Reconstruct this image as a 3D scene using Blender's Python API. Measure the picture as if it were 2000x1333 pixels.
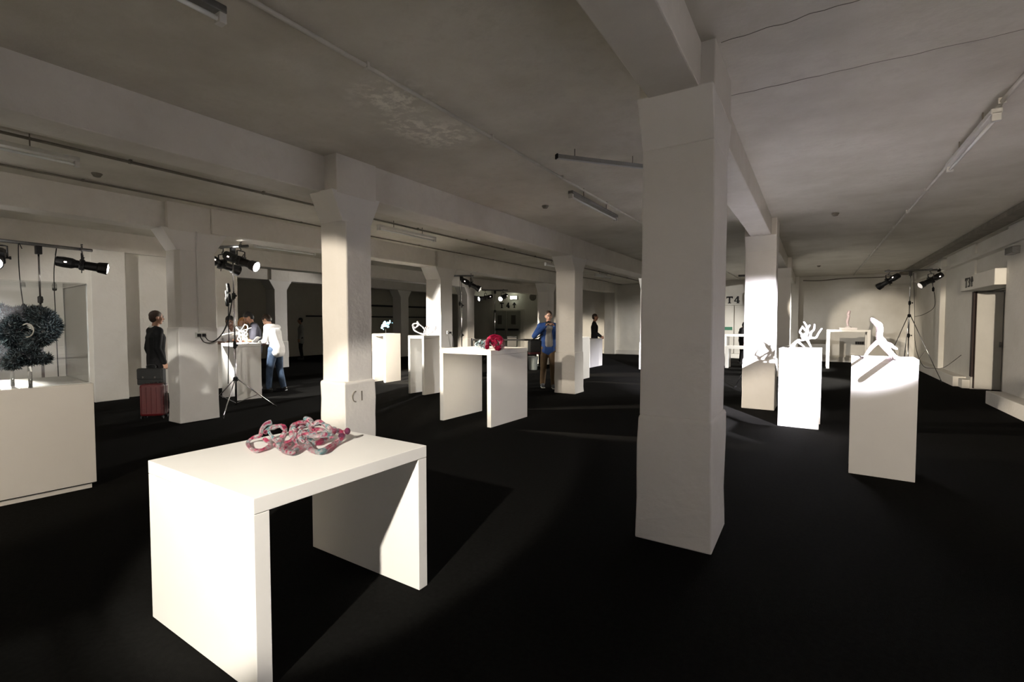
import bpy, bmesh, math, random
from mathutils import Vector, Matrix, noise

random.seed(7)
for o in list(bpy.data.objects):
    bpy.data.objects.remove(o)
SC = bpy.context.scene
COL = SC.collection
V = Vector
PI = math.pi

# ------------------------------------------------------------------ camera
F_PX, CX, CY, EYE = 944.0, 1000.0, 666.5, 1.58
YAW, PITCH = math.atan2(589.0, F_PX), math.radians(2.27)
FW = V((-math.sin(YAW) * math.cos(PITCH), math.cos(YAW) * math.cos(PITCH), -math.sin(PITCH)))
RT = V((math.cos(YAW), math.sin(YAW), 0.0))
UP = RT.cross(FW)
CAM = V((0, 0, EYE))
cam_data = bpy.data.cameras.new('camera')
cam_data.sensor_width = 36.0
cam_data.lens = F_PX * 36.0 / 2000.0
cam_data.clip_end = 200
cam = bpy.data.objects.new('camera', cam_data)
COL.objects.link(cam)
R3 = Matrix((RT, UP, -FW)).transposed()
cam.matrix_world = Matrix.Translation(CAM) @ R3.to_4x4()
SC.camera = cam

# ------------------------------------------------------------------ world, exposure
SC.view_settings.view_transform = 'Standard'
SC.view_settings.look = 'None'
SC.view_settings.gamma = 1.0
SC.view_settings.use_curve_mapping = False
SC.view_settings.exposure = 0.8
world = bpy.data.worlds.new('world')
SC.world = world
world.use_nodes = True
world.node_tree.nodes['Background'].inputs[0].default_value = (0.01, 0.01, 0.012, 1)
world.node_tree.nodes['Background'].inputs[1].default_value = 0.2

WARM = (1.0, 0.87, 0.70)
WHITE = (1.0, 0.95, 0.88)
DAY = (0.95, 0.91, 1.0)


def lamp_spot(loc, aim, watts, size_deg, blend, color=WARM, radius=0.05, parent=None):
    d = bpy.data.lights.new('spot_light', 'SPOT')
    d.energy = watts
    d.spot_size = math.radians(size_deg)
    d.spot_blend = blend
    d.color = color
    d.shadow_soft_size = radius
    o = bpy.data.objects.new('spot_light', d)
    COL.objects.link(o)
    o.location = loc
    o.rotation_euler = (V(aim) - V(loc)).to_track_quat('-Z', 'Y').to_euler()
    o['kind'] = 'helper'
    if parent is not None:
        o.parent = parent
        o.matrix_parent_inverse = parent.matrix_world.inverted()
    return o


# out-of-frame exhibition lanterns behind and beside the camera, with added fill spots
lamp_spot((-0.87, -2.0, 2.9), (-2.75, 1.9, 0.72), 1000, 31, 0.25, (1.0, 0.92, 0.80), 0.05)      # table in front
lamp_spot((-3.95, -2.6, 2.9), (-4.75, 3.5, 1.5), 1000, 20, 0.35, WARM, 0.05)        # narrow column behind it
lamp_spot((2.28, 4.2, 2.95), (-0.42, 8.95, 1.22), 12000, 26, 0.8, DAY, 0.05)     # plinth with branches and the column behind it
lamp_spot((2.30, 4.05, 2.95), (0.60, 6.28, 1.42), 7000, 20, 0.95, DAY, 0.05)       # plinth with the striding limbs
lamp_spot((0.7, -3.0, 2.95), (2.3, 14.0, 0.9), 560, 32, 0.4, WARM, 0.06)         # added fill for the right aisle
lamp_spot((0.4, -3.2, 2.95), (3.35, 15.2, 1.35), 4600, 9, 0.4, WARM, 0.06)        # added to brighten the right wall alcove
lamp_spot((-1.4, -3.4, 2.95), (-4.75, 9.4, 1.35), 950, 13, 0.5, WARM, 0.06)      # table with the red glass
lamp_spot((-1.2, -1.0, 2.9), (-8.45, 3.9, 0.62), 420, 11, 0.2, WHITE, 0.05)       # socket column
lamp_spot((-2.6, -2.8, 2.9), (-6.3, 0.85, 1.5), 1700, 14, 0.5, WHITE, 0.05)      # display case
lamp_spot((-2.3, -2.9, 2.9), (-6.0, 0.9, 0.6), 460, 30, 0.6, WARM, 0.05)  # added to brighten the case front
lamp_spot((-3.2, -3.5, 2.9), (-6.0, -4.9, 1.5), 900, 70, 0.6, WARM, 0.1)          # added fill, bounced off the rear wall
lamp_spot((1.4, 0.2, 2.9), (3.0, 0.6, 1.2), 900, 60, 0.6, DAY, 0.1)  # added cool fill, bounced off the right wall
lamp_spot((-6.0, -3.5, 2.9), (-12.05, 4.2, 1.4), 900, 22, 0.6, WHITE, 0.1)        # added to brighten the left wall


def at(px, py, depth):
    """point at a given distance along the view axis"""
    d = FW * F_PX + RT * (px - CX) - UP * (py - CY)
    return CAM + d * (depth / F_PX)


def depth_of(p):
    return (V(p) - CAM).dot(FW)


# ------------------------------------------------------------------ materials
MATS = {}


def new_mat(name):
    m = bpy.data.materials.new(name)
    m.use_nodes = True
    nt = m.node_tree
    b = nt.nodes['Principled BSDF']
    MATS[name] = m
    return m, nt, b


def mat(name, col, rough=0.5, metal=0.0, var=0.0, vscale=6.0, bump=0.0, bscale=60.0, spec=0.5, emit=None, estr=0.0, transmission=0.0, alpha=1.0, sheen=0.0):
    m, nt, b = new_mat(name)
    c = tuple(col) + (1,)
    b.inputs['Base Color'].default_value = c
    b.inputs['Roughness'].default_value = rough
    b.inputs['Metallic'].default_value = metal
    b.inputs['Specular IOR Level'].default_value = spec
    b.inputs['Transmission Weight'].default_value = transmission
    b.inputs['Alpha'].default_value = alpha
    if sheen:
        b.inputs['Sheen Weight'].default_value = sheen
    if emit:
        b.inputs['Emission Color'].default_value = tuple(emit) + (1,)
        b.inputs['Emission Strength'].default_value = estr
    tc = nt.nodes.new('ShaderNodeTexCoord')
    if var > 0:
        n = nt.nodes.new('ShaderNodeTexNoise')
        n.inputs['Scale'].default_value = vscale
        n.inputs['Detail'].default_value = 6
        n.inputs['Roughness'].default_value = 0.6
        nt.links.new(tc.outputs['Object'], n.inputs['Vector'])
        r = nt.nodes.new('ShaderNodeValToRGB')
        r.color_ramp.elements[0].position = 0.3
        r.color_ramp.elements[1].position = 0.7
        r.color_ramp.elements[0].color = tuple(x * (1 - var) for x in col) + (1,)
        r.color_ramp.elements[1].color = tuple(min(1, x * (1 + var * 0.5)) for x in col) + (1,)
        nt.links.new(n.outputs['Fac'], r.inputs['Fac'])
        nt.links.new(r.outputs['Color'], b.inputs['Base Color'])
    if bump > 0:
        n = nt.nodes.new('ShaderNodeTexNoise')
        n.inputs['Scale'].default_value = bscale
        n.inputs['Detail'].default_value = 4
        nt.links.new(tc.outputs['Object'], n.inputs['Vector'])
        bp = nt.nodes.new('ShaderNodeBump')
        bp.inputs['Strength'].default_value = bump
        bp.inputs['Distance'].default_value = 0.01
        nt.links.new(n.outputs['Fac'], bp.inputs['Height'])
        nt.links.new(bp.outputs['Normal'], b.inputs['Normal'])
    return m


def math_node(nt, op, a, b=None):
    n = nt.nodes.new('ShaderNodeMath')
    n.operation = op
    for i, x in enumerate((a, b)):
        if x is None:
            continue
        if isinstance(x, (int, float)):
            n.inputs[i].default_value = x
        else:
            nt.links.new(x, n.inputs[i])
    return n.outputs[0]


def mix_col(nt, fac, a, b):
    n = nt.nodes.new('ShaderNodeMix')
    n.data_type = 'RGBA'
    for s, x in ((n.inputs[0], fac), (n.inputs[6], a), (n.inputs[7], b)):
        if isinstance(x, tuple):
            s.default_value = x
        elif isinstance(x, (int, float)):
            s.default_value = x
        else:
            nt.links.new(x, s)
    return n.outputs[2]


def plaster(name, col, dirt, patches=False, dirt_amt=0.5):
    """thick old paint on concrete: blotches, dirt, hairline relief"""
    m, nt, b = new_mat(name)
    b.inputs['Roughness'].default_value = 0.6
    b.inputs['Specular IOR Level'].default_value = 0.3
    tc = nt.nodes.new('ShaderNodeTexCoord')
    P = tc.outputs['Object']

    def noise(scale, detail=6, rough=0.6):
        n = nt.nodes.new('ShaderNodeTexNoise')
        n.inputs['Scale'].default_value = scale
        n.inputs['Detail'].default_value = detail
        n.inputs['Roughness'].default_value = rough
        nt.links.new(P, n.inputs['Vector'])
        return n.outputs['Fac']

    def ramp(fac, p0, p1):
        r = nt.nodes.new('ShaderNodeMapRange')
        r.inputs['From Min'].default_value = p0
        r.inputs['From Max'].default_value = p1
        nt.links.new(fac, r.inputs['Value'])
        return r.outputs['Result']
    big = ramp(noise(0.9), 0.42, 0.72)
    fine = ramp(noise(7.0, 8, 0.7), 0.45, 0.8)
    f = math_node(nt, 'MULTIPLY', math_node(nt, 'MAXIMUM', big, math_node(nt, 'MULTIPLY', fine, 0.6)), dirt_amt)
    c = mix_col(nt, f, tuple(col) + (1,), tuple(dirt) + (1,))
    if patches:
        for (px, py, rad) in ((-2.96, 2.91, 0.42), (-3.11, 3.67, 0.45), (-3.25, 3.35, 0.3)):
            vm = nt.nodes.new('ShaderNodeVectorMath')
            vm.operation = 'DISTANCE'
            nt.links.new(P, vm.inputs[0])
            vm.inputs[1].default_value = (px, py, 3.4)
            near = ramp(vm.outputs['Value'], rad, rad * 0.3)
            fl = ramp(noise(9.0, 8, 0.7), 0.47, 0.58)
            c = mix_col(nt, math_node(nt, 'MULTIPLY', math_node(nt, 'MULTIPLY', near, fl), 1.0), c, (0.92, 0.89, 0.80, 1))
    nt.links.new(c, b.inputs['Base Color'])
    bp = nt.nodes.new('ShaderNodeBump')
    bp.inputs['Strength'].default_value = 0.35
    bp.inputs['Distance'].default_value = 0.012
    nt.links.new(math_node(nt, 'ADD', noise(14.0, 6), math_node(nt, 'MULTIPLY', noise(2.2, 4), 2.0)), bp.inputs['Height'])
    nt.links.new(bp.outputs['Normal'], b.inputs['Normal'])
    return m


plaster('column_paint', (0.76, 0.74, 0.71), (0.60, 0.57, 0.52), dirt_amt=0.4)
plaster('wall_paint', (0.74, 0.72, 0.67), (0.56, 0.53, 0.46), dirt_amt=0.5)
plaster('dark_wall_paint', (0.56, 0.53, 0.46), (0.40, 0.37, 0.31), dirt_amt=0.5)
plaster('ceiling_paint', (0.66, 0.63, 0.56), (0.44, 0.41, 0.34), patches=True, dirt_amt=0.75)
plaster('beam_paint', (0.72, 0.69, 0.64), (0.50, 0.46, 0.40), dirt_amt=0.6)
mat('carpet', (0.0098, 0.0096, 0.009), 1.0, var=0.35, vscale=35.0, bump=0.9, bscale=420.0, spec=0.03)
mat('laminate', (0.84, 0.83, 0.80), 0.38, var=0.03, vscale=2.0)
mat('case_paint', (0.74, 0.72, 0.67), 0.45, var=0.03, vscale=2.0)
mat('black_metal', (0.012, 0.012, 0.013), 0.42, spec=0.5, var=0.2, vscale=20)
mat('black_rubber', (0.012, 0.012, 0.012), 0.7, spec=0.3, var=0.2, vscale=20)
mat('chrome', (0.62, 0.62, 0.64), 0.22, metal=1.0, var=0.1, vscale=20)
mat('bar_metal', (0.22, 0.22, 0.22), 0.4, metal=0.8, var=0.2, vscale=15)
mat('lens_lit', (1, 1, 1), 0.2, emit=(1.0, 0.93, 0.86), estr=28.0)
mat('lens_dim', (0.6, 0.6, 0.6), 0.05, emit=(1.0, 0.9, 0.8), estr=0.4)
mat('vent_lit', (1, 1, 1), 0.3, emit=(1.0, 0.8, 0.7), estr=4.0)
mat('pipe_paint', (0.60, 0.58, 0.53), 0.5, var=0.15, vscale=5)
mat('pipe_dirty', (0.20, 0.18, 0.15), 0.7, var=0.3, vscale=5)
mat('fitting_white', (0.62, 0.61, 0.58), 0.45, var=0.08, vscale=6)
mat('tube_glass', (0.8, 0.82, 0.82), 0.15, var=0.02)
mat('reflector', (0.45, 0.46, 0.48), 0.35, metal=0.6, var=0.05)
mat('sign_black', (0.015, 0.014, 0.014), 0.6, var=0.2)
mat('exit_lit', (1, 1, 1), 0.4, emit=(0.97, 1.0, 0.78), estr=22.0)
mat('door_paint', (0.60, 0.58, 0.53), 0.45, var=0.06, vscale=3)
mat('door_grey', (0.34, 0.34, 0.30), 0.4, var=0.1, vscale=3)
mat('green_sign', (0.03, 0.16, 0.09), 0.5, var=0.1)
mat('dark_stripe', (0.035, 0.018, 0.014), 0.7, var=0.2)
mat('socket_white', (0.55, 0.54, 0.50), 0.4, var=0.05)
mat('skin_pale', (0.52, 0.30, 0.21), 0.5, var=0.08, vscale=20, spec=0.4)
mat('skin_tan', (0.38, 0.20, 0.13), 0.5, var=0.08, vscale=20, spec=0.4)
mat('skin_dark', (0.13, 0.065, 0.042), 0.45, var=0.08, vscale=20, spec=0.4)
mat('hair_black', (0.012, 0.010, 0.009), 0.55, var=0.4, vscale=60, bump=0.5, bscale=150)
mat('hair_brown', (0.045, 0.026, 0.016), 0.55, var=0.4, vscale=60, bump=0.5, bscale=150)
mat('hair_blonde', (0.42, 0.20, 0.07), 0.5, var=0.4, vscale=60, bump=0.5, bscale=150)
mat('suit_black', (0.008, 0.008, 0.009), 0.8, var=0.3, vscale=20, spec=0.2)
mat('shirt_white', (0.74, 0.73, 0.72), 0.8, var=0.06, vscale=10, bump=0.4, bscale=18, spec=0.2)
mat('shirt_grey', (0.24, 0.23, 0.22), 0.85, var=0.12, vscale=10, bump=0.4, bscale=18, spec=0.2)
mat('shirt_slate', (0.055, 0.055, 0.070), 0.85, var=0.2, vscale=10, bump=0.4, bscale=18, spec=0.2)
mat('shirt_cream', (0.55, 0.45, 0.30), 0.85, var=0.2, vscale=10, spec=0.2)
mat('jacket_blue', (0.022, 0.062, 0.21), 0.75, var=0.2, vscale=10, bump=0.4, bscale=16, spec=0.3)
mat('coat_pale', (0.30, 0.30, 0.27), 0.85, var=0.12, vscale=10, spec=0.2)
mat('denim', (0.065, 0.10, 0.165), 0.85, var=0.45, vscale=7, bump=0.5, bscale=18, spec=0.2)
mat('khaki', (0.11, 0.072, 0.040), 0.85, var=0.2, vscale=7, bump=0.4, bscale=18, spec=0.2)
mat('trouser_black', (0.012, 0.011, 0.012), 0.85, var=0.3, vscale=10, spec=0.2)
mat('shoe_black', (0.012, 0.012, 0.012), 0.4, var=0.2)
mat('shoe_grey', (0.10, 0.11, 0.12), 0.6, var=0.2)
mat('sole_white', (0.6, 0.6, 0.58), 0.6, var=0.1)
mat('eye_white', (0.7, 0.68, 0.66), 0.2, var=0.02)
mat('lips', (0.22, 0.07, 0.06), 0.5, var=0.05)
mat('case_red', (0.055, 0.0025, 0.0035), 0.4, var=0.15, vscale=8)  # red darkened to carry the shade the suitcase stands in
mat('leather_black', (0.007, 0.007, 0.007), 0.7, var=0.3, vscale=25, bump=0.3, bscale=120)
mat('bag_red', (0.05, 0.005, 0.007), 0.6, var=0.2)
mat('paper', (0.80, 0.79, 0.76), 0.6, var=0.03)
mat('ceramic', (0.86, 0.82, 0.82), 0.3, var=0.05, vscale=9)
mat('ceramic_pink', (0.80, 0.66, 0.70), 0.3, var=0.10, vscale=9)
mat('steel_bin', (0.16, 0.18, 0.18), 0.35, metal=0.3, var=0.15)
mat('dark_box', (0.10, 0.095, 0.085), 0.6, var=0.1)


def coloured_glass(name, cols, scale, rough=0.06, trans=0.75, stretch=None):
    m, nt, b = new_mat(name)
    tc = nt.nodes.new('ShaderNodeTexCoord')
    n = nt.nodes.new('ShaderNodeTexNoise')
    n.inputs['Scale'].default_value = scale
    n.inputs['Detail'].default_value = 3
    n.inputs['Distortion'].default_value = 1.2
    nt.links.new(tc.outputs['Object'], n.inputs['Vector'])
    r = nt.nodes.new('ShaderNodeValToRGB')
    els = r.color_ramp.elements
    while len(els) < len(cols):
        els.new(0.5)
    for e, (p, c) in zip(els, cols):
        e.position = p
        e.color = tuple(c) + (1,)
    nt.links.new(n.outputs['Fac'], r.inputs['Fac'])
    nt.links.new(r.outputs['Color'], b.inputs['Base Color'])
    b.inputs['Roughness'].default_value = rough
    b.inputs['Transmission Weight'].default_value = trans
    b.inputs['IOR'].default_value = 1.35
    return m


coloured_glass('glass_pink_teal', [(0.36, (0.22, 0.55, 0.60)), (0.44, (0.72, 0.82, 0.82)), (0.50, (0.86, 0.70, 0.72)), (0.56, (0.74, 0.14, 0.25)), (0.66, (0.58, 0.07, 0.17))], 19, trans=0.80)
coloured_glass('glass_plum', [(0.35, (0.30, 0.05, 0.12)), (0.7, (0.12, 0.05, 0.10))], 20, trans=0.6)
coloured_glass('glass_red', [(0.30, (0.60, 0.16, 0.30)), (0.42, (0.36, 0.012, 0.06)), (0.7, (0.22, 0.006, 0.03))], 26, trans=0.45)
coloured_glass('glass_teal', [(0.33, (0.10, 0.50, 0.58)), (0.5, (0.75, 0.85, 0.90)), (0.68, (0.85, 0.85, 0.95))], 22, trans=0.55)
coloured_glass('glass_blue', [(0.35, (0.05, 0.22, 0.48)), (0.5, (0.22, 0.52, 0.75)), (0.68, (0.75, 0.88, 0.95))], 20, trans=0.2, rough=0.15)
coloured_glass('glass_clear', [(0.35, (0.85, 0.85, 0.80)), (0.7, (0.95, 0.93, 0.90))], 10, trans=0.6)
mat('coral_dark', (0.012, 0.021, 0.028), 0.22, var=0.7, vscale=22, bump=0.8, bscale=110, spec=0.8)


mat('coral_pale', (0.11, 0.15, 0.17), 0.2, var=0.5, vscale=22, spec=0.8)


def acrylic(name, tint, face):
    m, nt, b = new_mat(name)
    out = nt.nodes['Material Output']
    tr = nt.nodes.new('ShaderNodeBsdfTransparent')
    tr.inputs[0].default_value = tuple(tint) + (1,)
    gl = nt.nodes.new('ShaderNodeBsdfGlossy')
    gl.inputs['Roughness'].default_value = 0.02
    gl.inputs[0].default_value = (0.9, 0.9, 0.9, 1)
    lw = nt.nodes.new('ShaderNodeLayerWeight')
    lw.inputs['Blend'].default_value = 0.22
    f = math_node(nt, 'MINIMUM', math_node(nt, 'ADD', math_node(nt, 'MULTIPLY', lw.outputs['Fresnel'], 0.55), face), 0.5)
    mx = nt.nodes.new('ShaderNodeMixShader')
    nt.links.new(f, mx.inputs[0])
    nt.links.new(tr.outputs[0], mx.inputs[1])
    nt.links.new(gl.outputs[0], mx.inputs[2])
    nt.links.new(mx.outputs[0], out.inputs['Surface'])
    return m


acrylic('acrylic', (0.94, 0.945, 0.94), 0.02)
mat('acrylic_edge', (0.85, 0.88, 0.88), 0.15, alpha=0.55, var=0.02)
mat('acrylic_rod', (0.85, 0.86, 0.86), 0.05, transmission=0.9, var=0.02)


# ------------------------------------------------------------------ mesh helpers
class MB:
    def __init__(self):
        self.v = []
        self.f = []

    def add(self, vs, fs):
        n = len(self.v)
        self.v += [tuple(x) for x in vs]
        self.f += [tuple(i + n for i in q) for q in fs]
        return self

    def box(self, x0, x1, y0, y1, z0, z1):
        return self.add([(x0, y0, z0), (x1, y0, z0), (x1, y1, z0), (x0, y1, z0), (x0, y0, z1), (x1, y0, z1), (x1, y1, z1), (x0, y1, z1)],
                        [(3, 2, 1, 0), (4, 5, 6, 7), (0, 1, 5, 4), (1, 2, 6, 5), (2, 3, 7, 6), (3, 0, 4, 7)])

    def obox(self, c, sx, sy, sz, M=None):
        M = M or Matrix.Identity(3)
        c = V(c)
        vs = [c + M @ V((a * sx / 2, b * sy / 2, d * sz / 2)) for a, b, d in ((-1, -1, -1), (1, -1, -1), (1, 1, -1), (-1, 1, -1), (-1, -1, 1), (1, -1, 1), (1, 1, 1), (-1, 1, 1))]
        return self.add(vs, [(3, 2, 1, 0), (4, 5, 6, 7), (0, 1, 5, 4), (1, 2, 6, 5), (2, 3, 7, 6), (3, 0, 4, 7)])

    def rings(self, rings, cap=True):
        n = len(rings[0])
        vs = [p for r in rings for p in r]
        fs = []
        for i in range(len(rings) - 1):
            for j in range(n):
                k = (j + 1) % n
                fs.append((i * n + j, i * n + k, (i + 1) * n + k, (i + 1) * n + j))
        if cap:
            fs.append(tuple(reversed(range(n))))
            fs.append(tuple((len(rings) - 1) * n + j for j in range(n)))
        return self.add(vs, fs)

    def tube(self, pts, r, seg=8, cap=True, closed=False):
        pts = [V(p) for p in pts]
        n = len(pts)
        rr = r if isinstance(r, (list, tuple)) else [r] * n
        rings = []
        u = None
        for i in range(n):
            if closed:
                t = pts[(i + 1) % n] - pts[i - 1]
            else:
                t = pts[min(i + 1, n - 1)] - pts[max(i - 1, 0)]
            if t.length < 1e-9:
                t = V((0, 0, 1))
            t.normalize()
            if u is None:
                u = t.orthogonal().normalized()
            else:
                u = u - t * u.dot(t)
                u = u.normalized() if u.length > 1e-6 else t.orthogonal().normalized()
            w = t.cross(u)
            rings.append([pts[i] + (u * math.cos(2 * PI * k / seg) + w * math.sin(2 * PI * k / seg)) * rr[i] for k in range(seg)])
        if closed:
            rings.append(rings[0])
            return self.rings(rings, False)
        return self.rings(rings, cap)

    def lathe(self, a, d, prof, seg=16):
        """profile [(along, radius)] about axis from a in direction d"""
        a, d = V(a), V(d).normalized()
        u = d.orthogonal().normalized()
        w = d.cross(u)
        return self.rings([[a + d * h + (u * math.cos(2 * PI * k / seg) + w * math.sin(2 * PI * k / seg)) * r for k in range(seg)] for h, r in prof])

    def capsule(self, a, b, ra, rb, seg=12):
        a, b = V(a), V(b)
        d = b - a
        L = d.length
        d = d.normalized() if L > 1e-6 else V((0, 0, 1))
        prof = []
        for t in (0.08, 0.35, 0.65, 0.9):
            an = PI / 2 * (1 - t)
            prof.append((-ra * math.sin(an), ra * math.cos(an)))
        prof.append((0, ra))
        prof.append((L, rb))
        for t in (0.9, 0.65, 0.35, 0.08):
            an = PI / 2 * (1 - t)
            prof.append((L + rb * math.sin(an), rb * math.cos(an)))
        return self.lathe(a, d, prof, seg)

    def ball(self, c, rx, ry=None, rz=None, seg=14, rings=9, M=None):
        ry = ry or rx
        rz = rz or rx
        M = M or Matrix.Identity(3)
        c = V(c)
        rs = []
        for i in range(rings):
            an = PI * (i + 0.3) / (rings - 0.4)
            rs.append([c + M @ V((rx * math.sin(an) * math.cos(2 * PI * k / seg), ry * math.sin(an) * math.sin(2 * PI * k / seg), -rz * math.cos(an))) for k in range(seg)])
        return self.rings(rs)

    def stroke(self, O, U, W, N, p, q, w, t=0.012):
        """flat bar from p to q (2d in U, W) of width w, thickness t along N"""
        p, q = V(p), V(q)
        d = (q - p).normalized()
        s = V((-d.y, d.x)) * w / 2
        vs = []
        for k in (0, t):
            for c in (p - s, q - s, q + s, p + s):
                vs.append(O + U * c.x + W * c.y + N * k)
        return self.add(vs, [(3, 2, 1, 0), (4, 5, 6, 7), (0, 1, 5, 4), (1, 2, 6, 5), (2, 3, 7, 6), (3, 0, 4, 7)])

    def mesh(self, name, bevel=0.0, smooth=False, seg=2):
        me = bpy.data.meshes.new(name)
        me.from_pydata(self.v, [], self.f)
        bm = bmesh.new()
        bm.from_mesh(me)
        bmesh.ops.recalc_face_normals(bm, faces=bm.faces)
        if bevel:
            bmesh.ops.bevel(bm, geom=list(bm.edges), offset=bevel, segments=seg, affect='EDGES', profile=0.5)
        bm.to_mesh(me)
        bm.free()
        if smooth:
            for p in me.polygons:
                p.use_smooth = True
        return me

    def build(self, name, m, parent=None, bevel=0.0, smooth=False):
        return obj(name, self.mesh(name, bevel, smooth), m, parent)


def obj(name, me, m, parent=None):
    if m is not None:
        me.materials.clear()
        me.materials.append(MATS[m])
    o = bpy.data.objects.new(name, me)
    COL.objects.link(o)
    if parent is not None:
        o.parent = parent
        o.matrix_parent_inverse = parent.matrix_world.inverted()
    return o


def auto_smooth(o, deg=35):
    me = o.data
    for p in me.polygons:
        p.use_smooth = True
    try:
        me.set_sharp_from_angle(angle=math.radians(deg))
    except Exception:
        pass
    return o


def tag(o, label, cat, group=None, kind=None):
    o['label'] = label
    if cat:
        o['category'] = cat
    if group:
        o['group'] = group
    if kind:
        o['kind'] = kind
    return o


def thing(name, label, cat, loc=(0, 0, 0), rz=0.0, group=None):
    o = bpy.data.objects.new(name, None)
    o.empty_display_size = 0.1
    COL.objects.link(o)
    o.location = loc
    o.rotation_euler = (0, 0, rz)
    o.matrix_world = Matrix.Translation(V(loc)) @ Matrix.Rotation(rz, 4, 'Z')
    return tag(o, label, cat, group)


def lpart(name, mb, m, parent, bevel=0.0, smooth=False):
    """part given in the thing's local frame"""
    me = mb.mesh(name, bevel, smooth)
    me.materials.append(MATS[m])
    o = bpy.data.objects.new(name, me)
    COL.objects.link(o)
    o.parent = parent
    return o


def struct(name, mb, m, label, bevel=0.0, parent=None):
    o = mb.build(name, m, parent, bevel)
    if parent is None:
        tag(o, label, name.split('_')[0], None, 'structure')
    return o


def spline(pts, n=6, closed=False):
    pts = [V(p) for p in pts]
    out = []
    N = len(pts)
    last = N if closed else N - 1
    for i in range(last):
        p0 = pts[(i - 1) % N] if (closed or i > 0) else pts[0]
        p1, p2 = pts[i], pts[(i + 1) % N]
        p3 = pts[(i + 2) % N] if (closed or i + 2 < N) else pts[-1]
        for k in range(n):
            t = k / n
            out.append(0.5 * ((2 * p1) + (-p0 + p2) * t + (2 * p0 - 5 * p1 + 4 * p2 - p3) * t * t + (-p0 + 3 * p1 - 3 * p2 + p3) * t ** 3))
    if not closed:
        out.append(pts[-1])
    return out


def remesh(mb, voxel, smooth_it=4, name='body'):
    me = bpy.data.meshes.new('tmp')
    me.from_pydata(mb.v, [], mb.f)
    bm = bmesh.new()
    bm.from_mesh(me)
    bmesh.ops.recalc_face_normals(bm, faces=bm.faces)
    bm.to_mesh(me)
    bm.free()
    o = bpy.data.objects.new('tmp', me)
    COL.objects.link(o)
    md = o.modifiers.new('r', 'REMESH')
    md.mode = 'VOXEL'
    md.voxel_size = voxel
    if smooth_it:
        sm = o.modifiers.new('s', 'SMOOTH')
        sm.factor = 0.5
        sm.iterations = smooth_it
    dg = bpy.context.evaluated_depsgraph_get()
    res = bpy.data.meshes.new_from_object(o.evaluated_get(dg))
    res.name = name
    bpy.data.objects.remove(o)
    bpy.data.meshes.remove(me)
    for p in res.polygons:
        p.use_smooth = True
    return res


# ------------------------------------------------------------------ room shell
CEIL, BEAM_Z = 3.40, 3.0
struct('floor', MB().box(-20.4, 4.0, -5.2, 23.4, -0.1, 0.0), 'carpet', 'black carpet covering the whole hall floor')
struct('ceiling', MB().box(-20.4, 4.0, -5.2, 23.4, CEIL, CEIL + 0.15), 'ceiling_paint', 'stained off-white concrete ceiling slab')
struct('wall_far', MB().box(-20.4, 4.0, 23.0, 23.3, 0, CEIL), 'wall_paint', 'painted block wall at the far end of the hall')
struct('wall_rear', MB().box(-20.4, 4.0, -5.2, -5.0, 0, CEIL), 'wall_paint', 'white painted wall behind the viewer')
struct('wall_left', MB().box(-12.5, -12.15, -5.0, 6.35, 0, CEIL), 'wall_paint', 'white painted wall behind the display case')
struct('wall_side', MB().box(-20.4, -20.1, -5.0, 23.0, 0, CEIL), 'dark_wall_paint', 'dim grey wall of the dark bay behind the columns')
# right wall with an alcove
wr = MB()
wr.box(3.24, 3.5, -5.0, 13.0, 0, CEIL).box(3.16, 3.5, 15.35, 23.0, 0, CEIL).box(3.20, 3.5, 13.0, 15.35, 2.3, CEIL).box(3.66, 3.8, 12.9, 15.5, 0, 2.4)
wr.box(3.4, 3.66, 12.8, 13.0, 0, 2.4).box(3.4, 3.66, 15.35, 15.5, 0, 2.4).box(3.4, 3.66, 13.0, 15.35, 2.3, 2.4)
struct('wall_right', wr, 'wall_paint', 'white painted right wall with a tall alcove')

# wall piers
def pier(x0, x1, y0, y1, label, z1=CEIL):
    struct('pillar', MB().box(x0, x1, y0, y1, 0, z1), 'wall_paint', label, bevel=0.012)

pier(-12.16, -11.90, 3.66, 4.22, 'white pier standing out of the left wall behind the suited man', BEAM_Z)
pier(-12.6, -11.95, 6.0, 6.5, 'white pier ending the left wall behind the light stand', BEAM_Z)
for k, (x, lab) in enumerate(((-0.80, 'bright pier on the far wall behind the antler-like sculpture'), (-4.65, 'pier on the far wall beside the lintel sign'), (-8.5, 'pier on the far wall behind the man in black'), (-12.3, 'pier on the far wall beside the lit exit sign'))):
    pier(x - 0.27, x + 0.27, 22.65, 23.01, lab)
pier(3.11, 3.25, 8.0, 12.9, 'pale broad pier on the right wall nearest the camera')
pier(3.04, 3.17, 18.2, 18.7, 'narrow pier on the right wall behind the far light stand')

# curbs along the right and far wall
def curb(x0, x1, y0, y1, h, label):
    struct('curb', MB().box(x0, x1, y0, y1, 0, h), 'wall_paint', label, bevel=0.012)

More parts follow.
